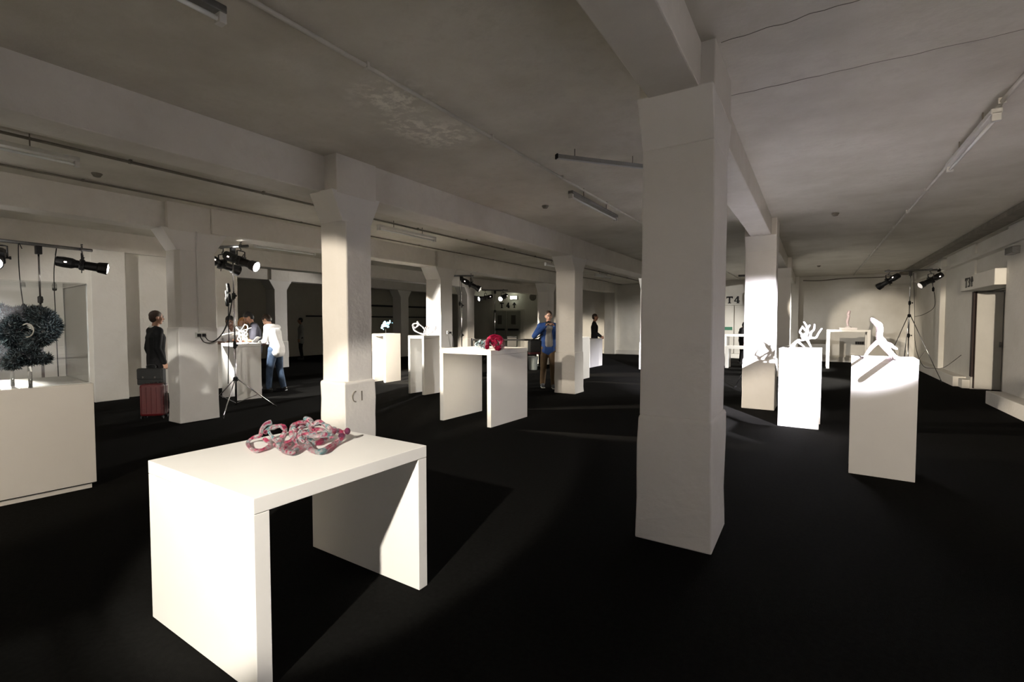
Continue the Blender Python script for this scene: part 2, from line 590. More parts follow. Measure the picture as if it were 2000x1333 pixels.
curb(2.85, 3.12, 6.0, 12.75, 0.25, 'low white curb along the right wall nearest the camera')
curb(2.92, 3.17, 15.75, 22.8, 0.25, 'low white curb along the right wall behind the light stand')
curb(3.02, 3.17, 15.40, 15.74, 0.21, 'short low curb block at the foot of the alcove door')
curb(-20.0, 2.9, 22.86, 23.01, 0.2, 'low white curb along the foot of the far wall')
struct('trim_1', MB().box(-7.9, -5.2, 22.93, 23.01, 2.86, 2.94), 'wall_paint', 'plaster ledge high on the far wall, middle')
struct('trim_2', MB().box(-0.4, 3.05, 22.93, 23.01, 2.86, 2.94), 'wall_paint', 'plaster ledge high on the far wall behind the light stand')
struct('trim_3', MB().box(-12.15, -12.08, -5.0, 3.6, 0.9, 0.96), 'wall_paint', 'thin dado ledge on the left wall')
struct('trim_4', MB().box(2.64, 2.9, -5.0, 22.9, 3.31, 3.40), 'pipe_dirty', 'dirty cable trunking along the right edge of the ceiling')
struct('trim_5', MB().box(3.04, 3.26, -5.0, 22.9, 3.02, 3.10), 'wall_paint', 'plaster cornice along the top of the right wall')

# ceiling cracks / slab joints : thin raised ribs
struct('trim_6', MB().tube(spline([(-0.62 + k * 0.09, 4.30 + random.uniform(-0.009, 0.009), 3.4) for k in range(37)], 3), 0.0028, 5), 'pipe_dirty', 'dirty slab joint crossing the ceiling beside the big pillar')
struct('trim_7', MB().tube(spline([(-0.55 + k * 0.07, 3.46 - k * 0.005 + random.uniform(-0.02, 0.02), 3.4) for k in range(22)], 3), 0.003, 5), 'pipe_dirty', 'ragged crack in the ceiling nearest the big pillar')


def column(xc, yc, w, d, label, ledge=0.91, grow=0.018, haunch=0.2, hz=2.70, seed=0, cut=None, top=BEAM_Z):
    """square painted column: wider foot, shaft, flared head under the beam"""
    rnd = random.Random(seed)
    j = lambda: rnd.uniform(-0.006, 0.006)
    hw, hd = w / 2, d / 2
    root = bpy.data.objects.new('column', None)
    COL.objects.link(root)
    root.location = (xc, yc, 0)
    root.matrix_world = Matrix.Translation((xc, yc, 0))
    tag(root, label, 'column', None, 'structure')
    # foot
    zs = [0, 0.12, 0.3, 0.5, 0.7, ledge - 0.02, ledge]
    b = MB()
    rs = []
    for i, z in enumerate(zs):
        g = grow + (0.005 if i == 0 else 0) - (0.012 if i == len(zs) - 1 else 0)
        rs.append([(-hw - g + j(), -hd - g + j(), z), (hw + g + j(), -hd - g + j(), z), (hw + g + j(), hd + g + j(), z), (-hw - g + j(), hd + g + j(), z)])
    b.rings(rs)
    lpart('column_foot', b, 'column_paint', root, 0.01)
    s = MB()
    rs = []
    for z in (ledge - 0.01, 1.3, 1.7, 2.1, 2.4, hz):
        rs.append([(-hw + j() * .5, -hd + j() * .5, z)] + ([(hw - cut[0], -hd + j() * .5, z), (hw, -hd + cut[1], z)] if cut else [(hw + j() * .5, -hd + j() * .5, z)])
                  + [(hw + j() * .5, hd + j() * .5, z), (-hw + j() * .5, hd + j() * .5, z)])
    s.rings(rs)
    lpart('shaft', s, 'column_paint', root, 0.012)
    c = MB()
    g = 0.012
    c.rings([[(-hw - g * k, -hd - y, z), (hw + g * k, -hd - y, z), (hw + g * k, hd + y, z), (-hw - g * k, hd + y, z)] for k, y, z in ((0, 0.0, hz - 0.01), (0.3, haunch, top + 0.01))])
    lpart('capital', c, 'column_paint', root, 0.008)
    h = MB().box(-hw - 0.005, hw + 0.005, -hd - haunch * 0.55, hd + haunch * 0.55, top - 0.02, CEIL + 0.02)
    lpart('column_head', h, 'beam_paint', root, 0.008)
    return root


column(-0.818, 3.73, 0.485, 0.55, 'big unlit square column nearest the camera', seed=1, grow=0.014, haunch=0.13, top=3.10, hz=2.80)
column(-0.83, 9.98, 0.50, 0.50, 'brightly lit column behind the plinth with antler-like branches', seed=2, top=3.10, hz=2.85, haunch=0.12)
column(-0.80, 16.1, 0.46, 0.48, 'shaded grey column in the far bay beside the bright pier', seed=3, top=3.10, hz=2.85, haunch=0.12)
column(-4.59, 3.75, 0.38, 0.40, 'column behind the front table with its narrow face brightly lit', seed=4, grow=0.022, haunch=0.14, cut=(0.11, 0.045))
column(-4.64, 9.86, 0.46, 0.44, 'lilac-grey column hiding half of the man in the blue jacket', seed=5)
column(-4.65, 16.1, 0.48, 0.48, 'column standing hidden behind the big unlit column', seed=6)
column(-8.48, 3.88, 0.36, 0.56, 'column with a twin socket in front of the suited man', seed=7, haunch=0.2, grow=0.008, ledge=1.5, cut=(0.10, 0.05))
column(-8.47, 9.92, 0.50, 0.48, 'column lit on one face behind the plinth with white loops', seed=8)
column(-8.55, 16.1, 0.46, 0.46, 'pale far column behind the man with the camera', seed=9)
column(-12.3, 9.9, 0.50, 0.48, 'column hidden behind the narrow bright-faced column', seed=10)
column(-12.3, 16.1, 0.50, 0.48, 'far column behind the lantern beside the T4 doorway', seed=11)
column(-15.85, 9.95, 0.52, 0.46, 'dim column beside the man in jeans', seed=12)
column(-16.05, 16.1, 0.52, 0.48, 'dim column in the dark bay behind the blue sculpture', seed=13)


def beam(x0, x1, y0, y1, label, z0=BEAM_Z):
    struct('beam', MB().box(x0, x1, y0, y1, z0, CEIL + 0.02), 'beam_paint', label, bevel=0.01)


beam(-0.99, -0.66, -5.0, 3.6, 'concrete beam over the near end of the big unlit column', 3.1)
beam(-0.99, -0.66, 3.85, 22.9, 'concrete beam from the big unlit column to the far wall', 3.1)
beam(-4.98, -4.60, -5.0, 3.6, 'shaded concrete beam crossing the upper left of the hall')
beam(-4.86, -4.42, 3.9, 22.9, 'lilac-grey concrete beam over the narrow bright-faced column')
beam(-8.75, -8.38, -5.0, 3.7, 'concrete beam over the display case light stand')
beam(-8.72, -8.26, 4.1, 22.9, 'concrete beam over the table with the group of people')
beam(-12.5, -12.05, -5.0, 22.9, 'concrete beam along the edge of the left wall')
beam(-16.1, -15.65, -5.0, 22.9, 'dim concrete beam in the dark bay')


# conduits
def conduit(x, y0, y1, z, r, m, label):
    mb = MB().tube([(x, y0, z), (x, (y0 + y1) / 2, z - 0.004), (x, y1, z)], r, 8)
    o = mb.build('conduit', m, None, smooth=True)
    tag(o, label, 'pipe')
    y = y0 + 1.1
    while y < y1:
        MB().box(x - r * 1.35, x + r * 1.35, y - 0.012, y + 0.012, z - r * 1.12, CEIL + 0.005).build('pipe_clip', m, o)
        y += 1.55


conduit(-2.70, -4.9, 22.8, 3.375, 0.016, 'pipe_paint', 'long thin conduit crossing the ceiling of the middle aisle')
conduit(1.26, -4.9, 22.8, 3.372, 0.018, 'pipe_paint', 'conduit crossing the ceiling along the right aisle')
conduit(-6.55, -4.9, 22.8, 3.375, 0.016, 'pipe_dirty', 'dark thin conduit on the ceiling over the hanging tube lights')
conduit(-7.95, -4.9, 22.8, 3.385, 0.012, 'pipe_dirty', 'thin conduit at the beam edge over the suited man')
conduit(-10.2, 4.0, 22.8, 3.375, 0.014, 'pipe_paint', 'conduit on the ceiling over the group of people')


# hanging fluorescent fittings
def fluorescent(x, y0, y1, z, label, group='fluorescent battens under the ceiling', dx=0.0, hm='fitting_white'):
    L = y1 - y0
    t = thing('fluorescent_fitting', label, 'light fitting', (x, (y0 + y1) / 2, z), math.atan2(-dx, L), group)
    h = L / 2
    lpart('housing', MB().box(-0.035, 0.035, -h, h, 0.03, 0.075), hm, t, 0.006)
    lpart('tube', MB().tube([(0, -h + 0.03, 0), (0, h - 0.03, 0)], 0.014, 10), 'tube_glass', t, 0, True)
    for s in (-1, 1):
        lpart('end_cap', MB().box(-0.03, 0.03, s * (h - 0.02) - 0.02, s * (h - 0.02) + 0.02, -0.025, 0.045), 'fitting_white', t, 0.005)
        lpart('hanger', MB().tube([(0, s * h * 0.5, 0.07), (0, s * h * 0.5, CEIL - z + 0.005)], 0.006, 6), 'pipe_dirty', t)
    return t


fluorescent(-2.70, 5.75, 7.45, 3.20, 'dark-edged tube light hanging over the middle aisle', hm='bar_metal')
fluorescent(-6.46, 5.95, 7.45, 3.20, 'pale tube light hanging behind the narrow bright-faced column')
fluorescent(-6.48, 0.45, 1.93, 3.20, 'tube light at the upper left over the display case')
fluorescent(1.21, 5.40, 7.00, 3.22, 'tube light on the ceiling of the right aisle')
fluorescent(-10.25, 5.95, 7.45, 3.20, 'tube light hanging over the group of people')
fluorescent(-2.87, 0.3, 1.52, 3.28, 'dark tube light cut by the top edge of the picture', hm='bar_metal')
fluorescent(-6.5, 12.2, 13.7, 3.20, 'distant tube light behind the lilac-grey column')
fluorescent(-6.5, 15.9, 17.4, 3.20, 'distant open tube light over the man in black')
t = thing('fluorescent_fitting', 'slim grey batten mounted across the aisle beside the big column', 'light fitting', (-1.95, 5.0, 3.3), math.atan2(0.69, 0.57), 'fluorescent battens under the ceiling')
lpart('housing', MB().box(-0.55, 0.55, -0.022, 0.022, -0.022, 0.022), 'reflector', t, 0.004)
lpart('end_cap', MB().box(-0.565, -0.55, -0.024, 0.024, -0.024, 0.024), 'black_rubber', t)
for s in (-0.35, 0.35):
    lpart('hanger', MB().tube([(s, 0, 0.02), (s, 0, 0.105)], 0.005, 6), 'pipe_dirty', t)


def ceiling_disc(x, y, label, m='pipe_dirty'):
    o = MB().lathe((x, y, CEIL + 0.005), (0, 0, -1), [(0, 0.055), (0.015, 0.055), (0.022, 0.048), (0.045, 0.035), (0.05, 0.02)], 16).build('smoke_detector', m, None, smooth=False)
    tag(o, label, 'detector', 'round detectors on the ceiling')


ceiling_disc(-7.5, 2.40, 'small round detector on the ceiling above the display case stand')
ceiling_disc(-3.61, 6.77, 'small round detector on the ceiling beside the middle aisle tube light')
ceiling_disc(0.27, 9.82, 'small round detector on the ceiling of the right aisle')
ceiling_disc(0.1, 18.6, 'small round detector on the ceiling close to the far wall')


# ------------------------------------------------------------------ tables and plinths
def bridge_table(x, y, rz, L, W, H, th, label, cat='table', name='bridge_table', group='white panel tables of the exhibition'):
    t = thing(name, label, cat, (x, y, 0), rz, group)
    lpart('table_top', MB().box(-L / 2, L / 2, -W / 2, W / 2, H - th, H), 'laminate', t, 0.002)
    for s in (-1, 1):
        a, b = sorted((s * L / 2, s * (L / 2 - th)))
        lpart('side_panel', MB().box(a, b, -W / 2 + 0.001, W / 2 - 0.001, 0.0, H - th - 0.002), 'laminate', t, 0.002)
    return t


bridge_table(-2.454, 1.634, 1.552, 1.033, 1.021, 0.847, 0.068, 'large white panel table nearest the camera carrying the pink glass tangle')
bridge_table(-4.544, 6.429, -0.036, 1.019, 1.017, 1.154, 0.072, 'white panel table carrying the red and teal glass piece')
bridge_table(-7.32, 8.05, -0.04, 0.48, 0.50, 1.28, 0.06, 'narrow white panel stand carrying the white looped sculpture', 'plinth', 'panel_plinth')
bridge_table(-9.64, 9.14, 0.07, 0.45, 0.59, 1.27, 0.06, 'narrow white panel stand carrying the small blue sculpture', 'plinth', 'panel_plinth')
bridge_table(-10.09, 5.53, -0.12, 0.70, 0.50, 1.14, 0.06, 'white panel stand the group of people leans over', 'plinth', 'panel_plinth')
bridge_table(0.62, 6.32, PI / 2 - 0.05, 0.46, 0.54, 1.21, 0.05, 'tall white plinth under the striding limb-like sculpture', 'plinth', 'panel_plinth')
bridge_table(-0.16, 8.60, PI / 2 - 0.05, 0.52, 0.53, 1.18, 0.06, 'white plinth under the antler-like branches', 'plinth', 'panel_plinth')
bridge_table(-5.64, 12.35, 0.0, 0.55, 0.8, 1.16, 0.05, 'far white plinth half hidden by the lilac-grey column', 'plinth', 'panel_plinth')
bridge_table(-6.80, 16.05, 0.0, 0.60, 1.15, 0.98, 0.05, 'far white plinth in front of the man in black', 'plinth', 'panel_plinth')


def leg_table(x0, x1, y0, y1, H, th, leg, label):
    t = thing('parsons_table', label, 'table', ((x0 + x1) / 2, (y0 + y1) / 2, 0), 0, 'thin-legged white tables')
    a, b = (x1 - x0) / 2, (y1 - y0) / 2
    lpart('table_top', MB().box(-a, a, -b, b, H - th, H), 'laminate', t, 0.003)
    for sx in (-1, 1):
        for sy in (-1, 1):
            cx, cy = sx * (a - leg / 2 - 0.002), sy * (b - leg / 2 - 0.002)
            lpart('leg', MB().box(cx - leg / 2, cx + leg / 2, cy - leg / 2, cy + leg / 2, 0, H - th), 'laminate', t, 0.003)
    return t


leg_table(0.38, 1.58, 19.5, 20.3, 1.32, 0.07, 0.09, 'thin-legged white table at the far wall carrying a small upright figure')
leg_table(-2.56, -0.70, 17.9, 18.5, 0.75, 0.09, 0.10, 'low thin-legged white table behind the brightly lit column')
leg_table(-2.75, -1.2, 18.75, 19.5, 1.14, 0.08, 0.10, 'taller thin-legged white table behind the low one')

# ---- display case
CASE_RZ = math.radians(-6)
case = thing('display_plinth', 'large cream display plinth with recessed base at the left edge', 'plinth', (-5.78, 1.77, 0), CASE_RZ)
CW, CL = 1.02, 1.75
lpart('cabinet', MB().box(-CW, 0, -CL, 0, 0.055, 1.0), 'case_paint', case, 0.003)
lpart('base', MB().box(-CW + 0.03, -0.03, -CL + 0.03, -0.03, 0.0, 0.05), 'case_paint', case)
lpart('shadow_gap', MB().box(-CW + 0.02, -0.02, -CL + 0.02, -0.02, 0.045, 0.06), 'black_rubber', case)
cover = thing('acrylic_cover', 'clear acrylic cover box standing on the display plinth', 'display cover', (-5.78, 1.77, 1.0), CASE_RZ)
e, h0, th = 0.02, 0.93, 0.012
lpart('pane', MB().box(-e - th, -e, -CL + e, -e, 0.001, h0), 'acrylic', cover)
lpart('pane', MB().box(-CW + e, -CW + e + th, -CL + e, -e, 0.001, h0), 'acrylic', cover)
lpart('pane', MB().box(-CW + e + th, -e - th, -e - th, -e, 0.001, h0), 'acrylic', cover)
lpart('pane', MB().box(-CW + e + th, -e - th, -CL + e, -CL + e + th, 0.001, h0), 'acrylic', cover)
lpart('pane', MB().box(-CW + e, -e, -CL + e, -e, h0, h0 + th), 'acrylic', cover)
for (ex, ey) in ((-e, -e), (-CW + e + 0.006, -e)):
    lpart('glued_edge', MB().box(ex - 0.008, ex, ey - 0.008, ey + 0.001, 0.002, h0), 'acrylic_edge', cover)
lpart('glued_edge', MB().box(-CW + e, -e, -e - 0.009, -e + 0.001, h0 - 0.002, h0 + 0.004), 'acrylic_edge', cover)
lpart('glued_edge', MB().box(-e - 0.008, -e + 0.002, -CL + e, -e, 0.001, 0.008), 'acrylic_edge', cover)


# ------------------------------------------------------------------ light stands and lanterns
def light_stand(x, y, h, bar_rz, bar_l, leg_rot, label, hub=0.6, spread=0.62):
    t = thing('light_stand', label, 'light stand', (x, y, 0), 0, 'chrome tripod light stands')
    lpart('lower_pole', MB().tube([(0, 0, 0.12), (0, 0, h * 0.42)], 0.0175, 10), 'chrome', t, 0, True)
    lpart('middle_pole', MB().tube([(0, 0, h * 0.40), (0, 0, h * 0.72)], 0.0145, 10), 'chrome', t, 0, True)
    lpart('upper_pole', MB().tube([(0, 0, h * 0.70), (0, 0, h)], 0.0115, 10), 'chrome', t, 0, True)
    for z in (h * 0.41, h * 0.71):
        c = lpart('collar', MB().lathe((0, 0, z - 0.05), (0, 0, 1), [(0, 0.024), (0.01, 0.03), (0.09, 0.03), (0.10, 0.022)], 12), 'black_rubber', t)
        lpart('knob', MB().lathe((0.02, 0, z), (1, 0, 0), [(0, 0.008), (0.03, 0.008), (0.032, 0.02), (0.05, 0.02)], 8), 'black_rubber', c)
    lpart('hub', MB().lathe((0, 0, hub - 0.04), (0, 0, 1), [(0, 0.03), (0.01, 0.04), (0.06, 0.04), (0.08, 0.024)], 12), 'black_rubber', t)
    for k in range(3):
        a = leg_rot + k * 2 * PI / 3
        d = V((math.cos(a), math.sin(a), 0))
        lg = lpart('leg', MB().tube([d * 0.03 + V((0, 0, hub)), d * spread + V((0, 0, 0.012))], 0.0105, 8), 'chrome', t, 0, True)
        lpart('brace', MB().tube([V((0, 0, 0.16)), d * spread * 0.52 + V((0, 0, hub * 0.47))], 0.006, 6), 'bar_metal', t)
        lpart('foot', MB().capsule(d * spread + V((0, 0, 0.016)), d * (spread - 0.04) + V((0, 0, 0.05)), 0.014, 0.014, 8), 'black_rubber', lg)
    bd = V((math.cos(bar_rz), math.sin(bar_rz), 0))
    lpart('crossbar', MB().tube([bd * (-bar_l / 2) + V((0, 0, h + 0.02)), bd * (bar_l / 2) + V((0, 0, h + 0.02))], 0.024, 12), 'bar_metal', t, 0, True)
    lpart('spigot_clamp', MB().box(-0.035, 0.035, -0.035, 0.035, h - 0.12, h), 'black_metal', t, 0.006)
    return t


def lantern(loc, aim, label, watts=0, beam=30, blend=0.25, color=WARM, lit='lens_lit', hang=0.24, s=1.0, group='black stage lanterns on the stands'):
    """ellipsoidal profile spotlight hung under a bar at loc (the pivot)"""
    loc, aim = V(loc), V(aim)
    d = (aim - loc).normalized()
    t = thing('stage_lantern', label, 'spotlight', loc, 0, group)
    side = d.cross(V((0, 0, 1))).normalized()
    up = side.cross(d).normalized()
    ax = Matrix((side, d, up)).transposed()
    o = V((0, 0, 0))
    lpart('lamp_house', MB().lathe(o, d, [(-0.31 * s, 0.045 * s), (-0.30 * s, 0.072 * s), (-0.22 * s, 0.082 * s), (-0.12 * s, 0.080 * s), (-0.08 * s, 0.062 * s), (-0.03 * s, 0.060 * s)], 16), 'black_metal', t)
    lpart('shutter_gate', MB().obox(d * (-0.005 * s), 0.16 * s, 0.06 * s, 0.16 * s, ax), 'black_metal', t, 0.01)
    for k in range(4):
        v = (side if k % 2 else up) * (1 if k < 2 else -1)
        lpart('shutter_handle', MB().tube([d * 0.0 + v * 0.07 * s, d * 0.005 + v * 0.125 * s], 0.008 * s, 6), 'black_metal', t)
    tb = lpart('lens_tube', MB().lathe(o, d, [(0.02 * s, 0.055 * s), (0.03 * s, 0.064 * s), (0.17 * s, 0.066 * s), (0.19 * s, 0.082 * s), (0.27 * s, 0.092 * s), (0.30 * s, 0.096 * s), (0.30 * s, 0.084 * s), (0.285 * s, 0.082 * s)], 20), 'black_metal', t)
    lpart('lens', MB().lathe(o, d, [(0.27 * s, 0.083 * s), (0.292 * s, 0.081 * s), (0.306 * s, 0.062 * s), (0.313 * s, 0.03 * s), (0.314 * s, 0.006 * s)], 20), lit, tb, 0, True)
    if watts:
        for v in (side, -side):
            lpart('cooling_slot', MB().obox(d * (-0.19 * s) + v * 0.083 * s, 0.006, 0.03 * s, 0.02 * s, ax), 'vent_lit', t)
    y = MB()
    top = V((0, 0, hang - 0.07))
    for v in (side, -side):
        y.tube([v * 0.10 * s - d * 0.02, v * 0.10 * s + V((0, 0, 0.08)), v * 0.10 * s + V((0, 0, hang - 0.075)), v * 0.055 * s + top, top], 0.011 * s, 6)
    lpart('yoke', y, 'black_metal', t)
    for v in (side, -side):
        lpart('tilt_knob', MB().lathe(v * 0.085 * s - d * 0.02, v, [(0, 0.012), (0.03, 0.012), (0.031, 0.024), (0.05, 0.022)], 10), 'black_metal', t)
    cl = lpart('hook_clamp', MB().tube([top + V((0, 0, -0.01)), top + V((0, 0, 0.03)), top + side * 0.035 + V((0, 0, 0.06)), top + side * 0.03 + V((0, 0, 0.10)), top + V((0, 0, 0.115)), top - side * 0.03 + V((0, 0, 0.10))], 0.012, 6), 'bar_metal', t)
    lpart('wing_bolt', MB().box(-0.03, 0.03, -0.006, 0.006, 0, 0.02), 'bar_metal', cl).location = top + V((0, 0, 0.13))
    if watts:
        lamp_spot(loc + d * (0.335 * s), aim, watts, beam, blend, color, 0.06)
    return t


def cable(pts, label, r=0.006, m='black_rubber', name='cable', plug_at=()):
    o = MB().tube(spline(pts, 8), r, 6).build(name, m, None, smooth=True)
    tag(o, label, 'cable')
    for p in plug_at:
        MB().lathe(V(p) + V((0, 0, -0.06)), (0, 0, 1), [(0, 0.012), (0.01, 0.026), (0.08, 0.03), (0.10, 0.022), (0.12, 0.012)], 10).build('plug', 'black_rubber', o)
    return o


# stand behind the display case
SA = V((-9.56, 2.35, 0))
light_stand(SA.x, SA.y, 2.68, math.radians(98), 1.30, 0.4, 'chrome light stand seen through the acrylic cover')
bd = V((math.cos(math.radians(98)), math.sin(math.radians(98)), 0))
p1 = SA + bd * 0.52 + V((0, 0, 2.46))
lantern(p1, (-7.6, 8.3, 1.65), 'lit black lantern at the end of the bar above the acrylic cover', 2400, 27, 0.3, WHITE)
p0 = SA - bd * 0.44 + V((0, 0, 2.46))
lantern(p0, (-6.4, 0.9, 1.25), 'black lantern cut by the left edge of the picture', 420, 26, 0.4, WHITE)
cable([p1 - V((0.05, 0.3, -0.12)), SA + bd * 0.2 + V((0.03, 0, 2.66)), SA + bd * 0.16 + V((0.03, 0, 2.3)), SA + bd * 0.16 + V((0.03, 0, 1.6)), SA + bd * 0.17 + V((0.03, 0, 0.3))], 'dark cable with a plug hanging beside the stand behind the case', plug_at=[SA + bd * 0.16 + V((0.03, 0, 2.1))])
cable([p0 + V((0.0, 0.25, 0.15)), SA - bd * 0.22 + V((0.02, 0, 2.66)), SA - bd * 0.22 + V((0.02, 0, 2.2)), SA - bd * 0.19 + V((0.02, 0, 1.75)), SA - bd * 0.17 + V((0.02, 0, 1.3))], 'dark cable with a plug hanging from the bar at the picture edge', plug_at=[SA - bd * 0.19 + V((0.02, 0, 1.78))])

# stand beside the socket column
SB = V((-8.55, 4.58, 0))
light_stand(SB.x, SB.y, 2.86, math.radians(20), 0.62, math.radians(-45), 'chrome tripod light stand beside the socket column', hub=0.58, spread=0.66)
lantern((-8.33, 4.60, 2.62), (-4.6, 6.45, 1.05), 'bright lantern with its lens towards the viewer beside the socket column', 2200, 26, 0.3, WARM)
lantern((-8.74, 4.50, 2.58), (-9.2, 9.1, 1.15), 'lantern pointing away behind the pole by the socket column', 5500, 32, 0.25, WARM, lit='lens_dim')
lamp_spot((-8.45, 4.45, 2.80), (-8.55, 5.2, 3.12), 5, 50, 0.3, WHITE, 0.02)

# added stand, unseen behind the socket column, to light the group
light_stand(-9.86, 4.42, 2.80, 0.3, 0.5, 0.6, 'added light stand, unseen behind the socket column', spread=0.34)
lantern((-9.80, 4.50, 2.58), (-10.02, 5.75, 1.2), 'added lantern, unseen behind the socket column, lighting the group', 620, 50, 0.35, WHITE)

# stand behind the white loops column
SCp = V((-8.72, 11.2, 0))
light_stand(SCp.x, SCp.y, 2.90, math.radians(30), 0.7, 0.3, 'light stand mostly hidden behind the column with white loops')
lantern((-8.45, 11.3, 2.66), (-5.7, 12.6, 1.0), 'lantern jutting out from behind the column with white loops', 1000, 36, 0.3, WARM, lit='lens_dim')
cable([(-8.62, 11.0, 2.9), (-8.58, 10.95, 2.4), (-8.60, 10.95, 1.9), (-8.66, 10.95, 1.2), (-8.7, 10.95, 0.2)], 'dark cable hanging beside the column with white loops', plug_at=[(-8.59, 10.95, 2.1)])

# added stand, unseen behind the brightly lit column, to light the far table
light_stand(-1.25, 12.3, 2.62, math.radians(15), 0.5, 0.4, 'added light stand, unseen behind the brightly lit column', spread=0.4)
lantern((-1.12, 12.34, 2.40), (1.25, 20.4, 1.45), 'added lantern, unseen behind the brightly lit column, lighting the far table', 1000, 19, 0.5, WARM)

# stand in front of the T4 doorway
SD = V((-10.95, 16.25, 0))
light_stand(SD.x, SD.y, 2.84, math.radians(32), 1.05, 0.9, 'distant light stand in front of the T4 doorway')
lantern((-11.28, 16.05, 2.56), (-14.8, 9.8, 1.0), 'distant lantern with round bright lens facing the dim bay', 420, 54, 0.4, WHITE)
lantern((-10.66, 16.43, 2.58), (-9.8, 9.6, 0.4), 'distant lantern with tilted bright lens under the exit sign', 2000, 34, 0.4, WHITE)

# stand by the right wall
SE = V((2.2, 16.9, 0))
light_stand(SE.x, SE.y, 2.95, math.radians(8), 1.15, -0.5, 'chrome light stand by the right wall', hub=1.75, spread=0.75)
lantern((1.72, 16.85, 2.70), (-0.7, 18.9, 1.0), 'lantern on the alcove side stand pointing at the thin-legged tables', 1500, 62, 0.5, WHITE, lit='lens_dim')
lantern((2.60, 16.75, 2.68), (0.2, 15.6, 1.2), 'lantern closest to the right wall', 1500, 60, 0.5, WHITE, lit='lens_dim')
cable([(2.66, 16.9, 2.6), (2.72, 16.9, 2.2), (2.70, 16.9, 1.95), (2.5, 16.9, 1.78), (2.32, 16.9, 1.72)], 'looping cable under the lantern closest to the right wall', plug_at=[(2.68, 16.9, 2.45)])
cable([(2.26, 16.88, 2.9), (2.30, 16.86, 2.0), (2.34, 16.86, 1.0), (2.5, 16.8, 0.42), (2.7, 16.6, 0.36), (2.88, 16.4, 0.42), (3.15, 16.2, 0.75)], 'thin cable sagging from the stand to the right wall socket')

# ------------------------------------------------------------------ sculptures
def trace(pts, region, scale_w, ctr, deps=None, zmin=None, r=0.0):
    """outline points in a crop (px of the crop) turned into points around ctr with their own depth"""
    x0, y0, x1 = region
    k = (x1 - x0) / scale_w
    D = depth_of(ctr)
    out = []
    for i, p in enumerate(pts):
        dep = deps[i % len(deps)] if deps else 0.0
        if len(p) > 2:
            dep = p[2]
        q = at(x0 + p[0] * k, y0 + p[1] * k, D + dep)
        if zmin is not None and q.z < zmin + r:
            ray = (q - CAM)
            q = CAM + ray * ((zmin + r - EYE) / ray.z)
        out.append(q)
    return out


# pink and teal glass tangle on the front table
zt = 0.847
c1 = V((-2.56, 1.78, zt))
REG, SW = (470, 800, 730), 2000
glass = thing('glass_sculpture', 'tangle of clear pink and teal glass tubes on the front table', 'sculpture', (c1.x, c1.y, zt))
strands = [
    [(300, 400, .0), (180, 430, .02), (110, 500, 0), (140, 580, -.02), (230, 622, -.03), (330, 605, -.03), (420, 560, 0), (430, 500, .03), (350, 445, .02)],
    [(300, 395, .0), (320, 300, .02), (380, 225, .03), (465, 195, .04)],
    [(350, 360, .05), (430, 290, .06), (520, 262, .07), (610, 250, .06), (665, 300, .04), (655, 370, .0), (600, 450, -.03), (560, 560, -.06)],
    [(420, 335, .0), (470, 410, -.02), (540, 480, -.03), (620, 512, -.05), (730, 480, -.06), (800, 420, -.05), (830, 340, -.02), (790, 270, 0), (850, 205, .02), (950, 190, .04)],
    [(640, 500, -.05), (640, 610, -.1), (720, 650, -.1), (800, 600, -.1), (840, 500, -.06), (760, 370, -.02), (770, 260, .02), (870, 212, .06), (980, 210, .08), (1050, 270, .06), (1000, 340, .02), (920, 330, -.02), (880, 420, -.06), (960, 500, -.08)],
    [(945, 130, .03), (1040, 165, .05), (1090, 225, .06), (1190, 190, .07), (1290, 250, .08), (1350, 285, .07), (1405, 300, .05), (1380, 370, 0), (1250, 385, -.05), (1110, 405, -.07), (970, 370, -.05), (900, 300, 0)],
    [(1350, 340, .06), (1440, 330, .08), (1520, 350, .08), (1610, 325, .06)],
    [(1540, 400, .04), (1480, 490, -.01), (1380, 540, -.04), (1250, 600, -.08), (1130, 640, -.1), (1050, 570, -.06), (980, 470, -.02), (1050, 380, .04), (1150, 340, .06)],
    [(690, 630, -.12), (780, 655, -.12), (900, 570, -.02), (1000, 560, 0), (1080, 620, -.08), (1210, 640, -.1), (1310, 585, -.05), (1430, 500, 0), (1545, 405, .05), (1480, 330, .08), (1400, 320, .1)],
    [(500, 520, .03), (600, 600, -.05), (700, 560, .0), (820, 470, .06), (950, 430, .1), (1080, 470, .08), (1180, 520, .02), (1300, 440, .06), (1400, 420, .1)],
    [(830, 330, .02), (900, 260, .06), (1010, 250, .1), (1100, 300, .1), (1200, 300, .08), (1280, 360, .05), (1200, 470, 0), (1090, 520, -.04)],
]
for i, s in enumerate(strands):
    r = 0.0125 + 0.002 * ((i * 7) % 3 - 1)
    pts = spline(trace(s, REG, SW, c1, None, zt, r * 1.35), 7)
    n = len(pts)
    rr = [r * (1.0 + 0.18 * math.sin(k * 0.5 + i)) for k in range(n)]
    if i in (1, 6):
        for k in range(n):
            rr[k] = r * (1 + 0.55 * (k / n) ** 3)
    rr[0] *= 0.6
    rr[-1] *= 0.75
    MB().tube(pts, rr, 10).build('glass_tube', 'glass_pink_teal', glass, smooth=True)
MB().ball(trace([(1605, 328, .06)], REG, SW, c1)[0], 0.019, 0.017, 0.021).build('glass_bulb', 'glass_plum', glass, smooth=True)
MB().ball(trace([(1515, 400, .03)], REG, SW, c1)[0], 0.021, 0.018, 0.018).build('glass_bulb', 'glass_plum', glass, smooth=True)

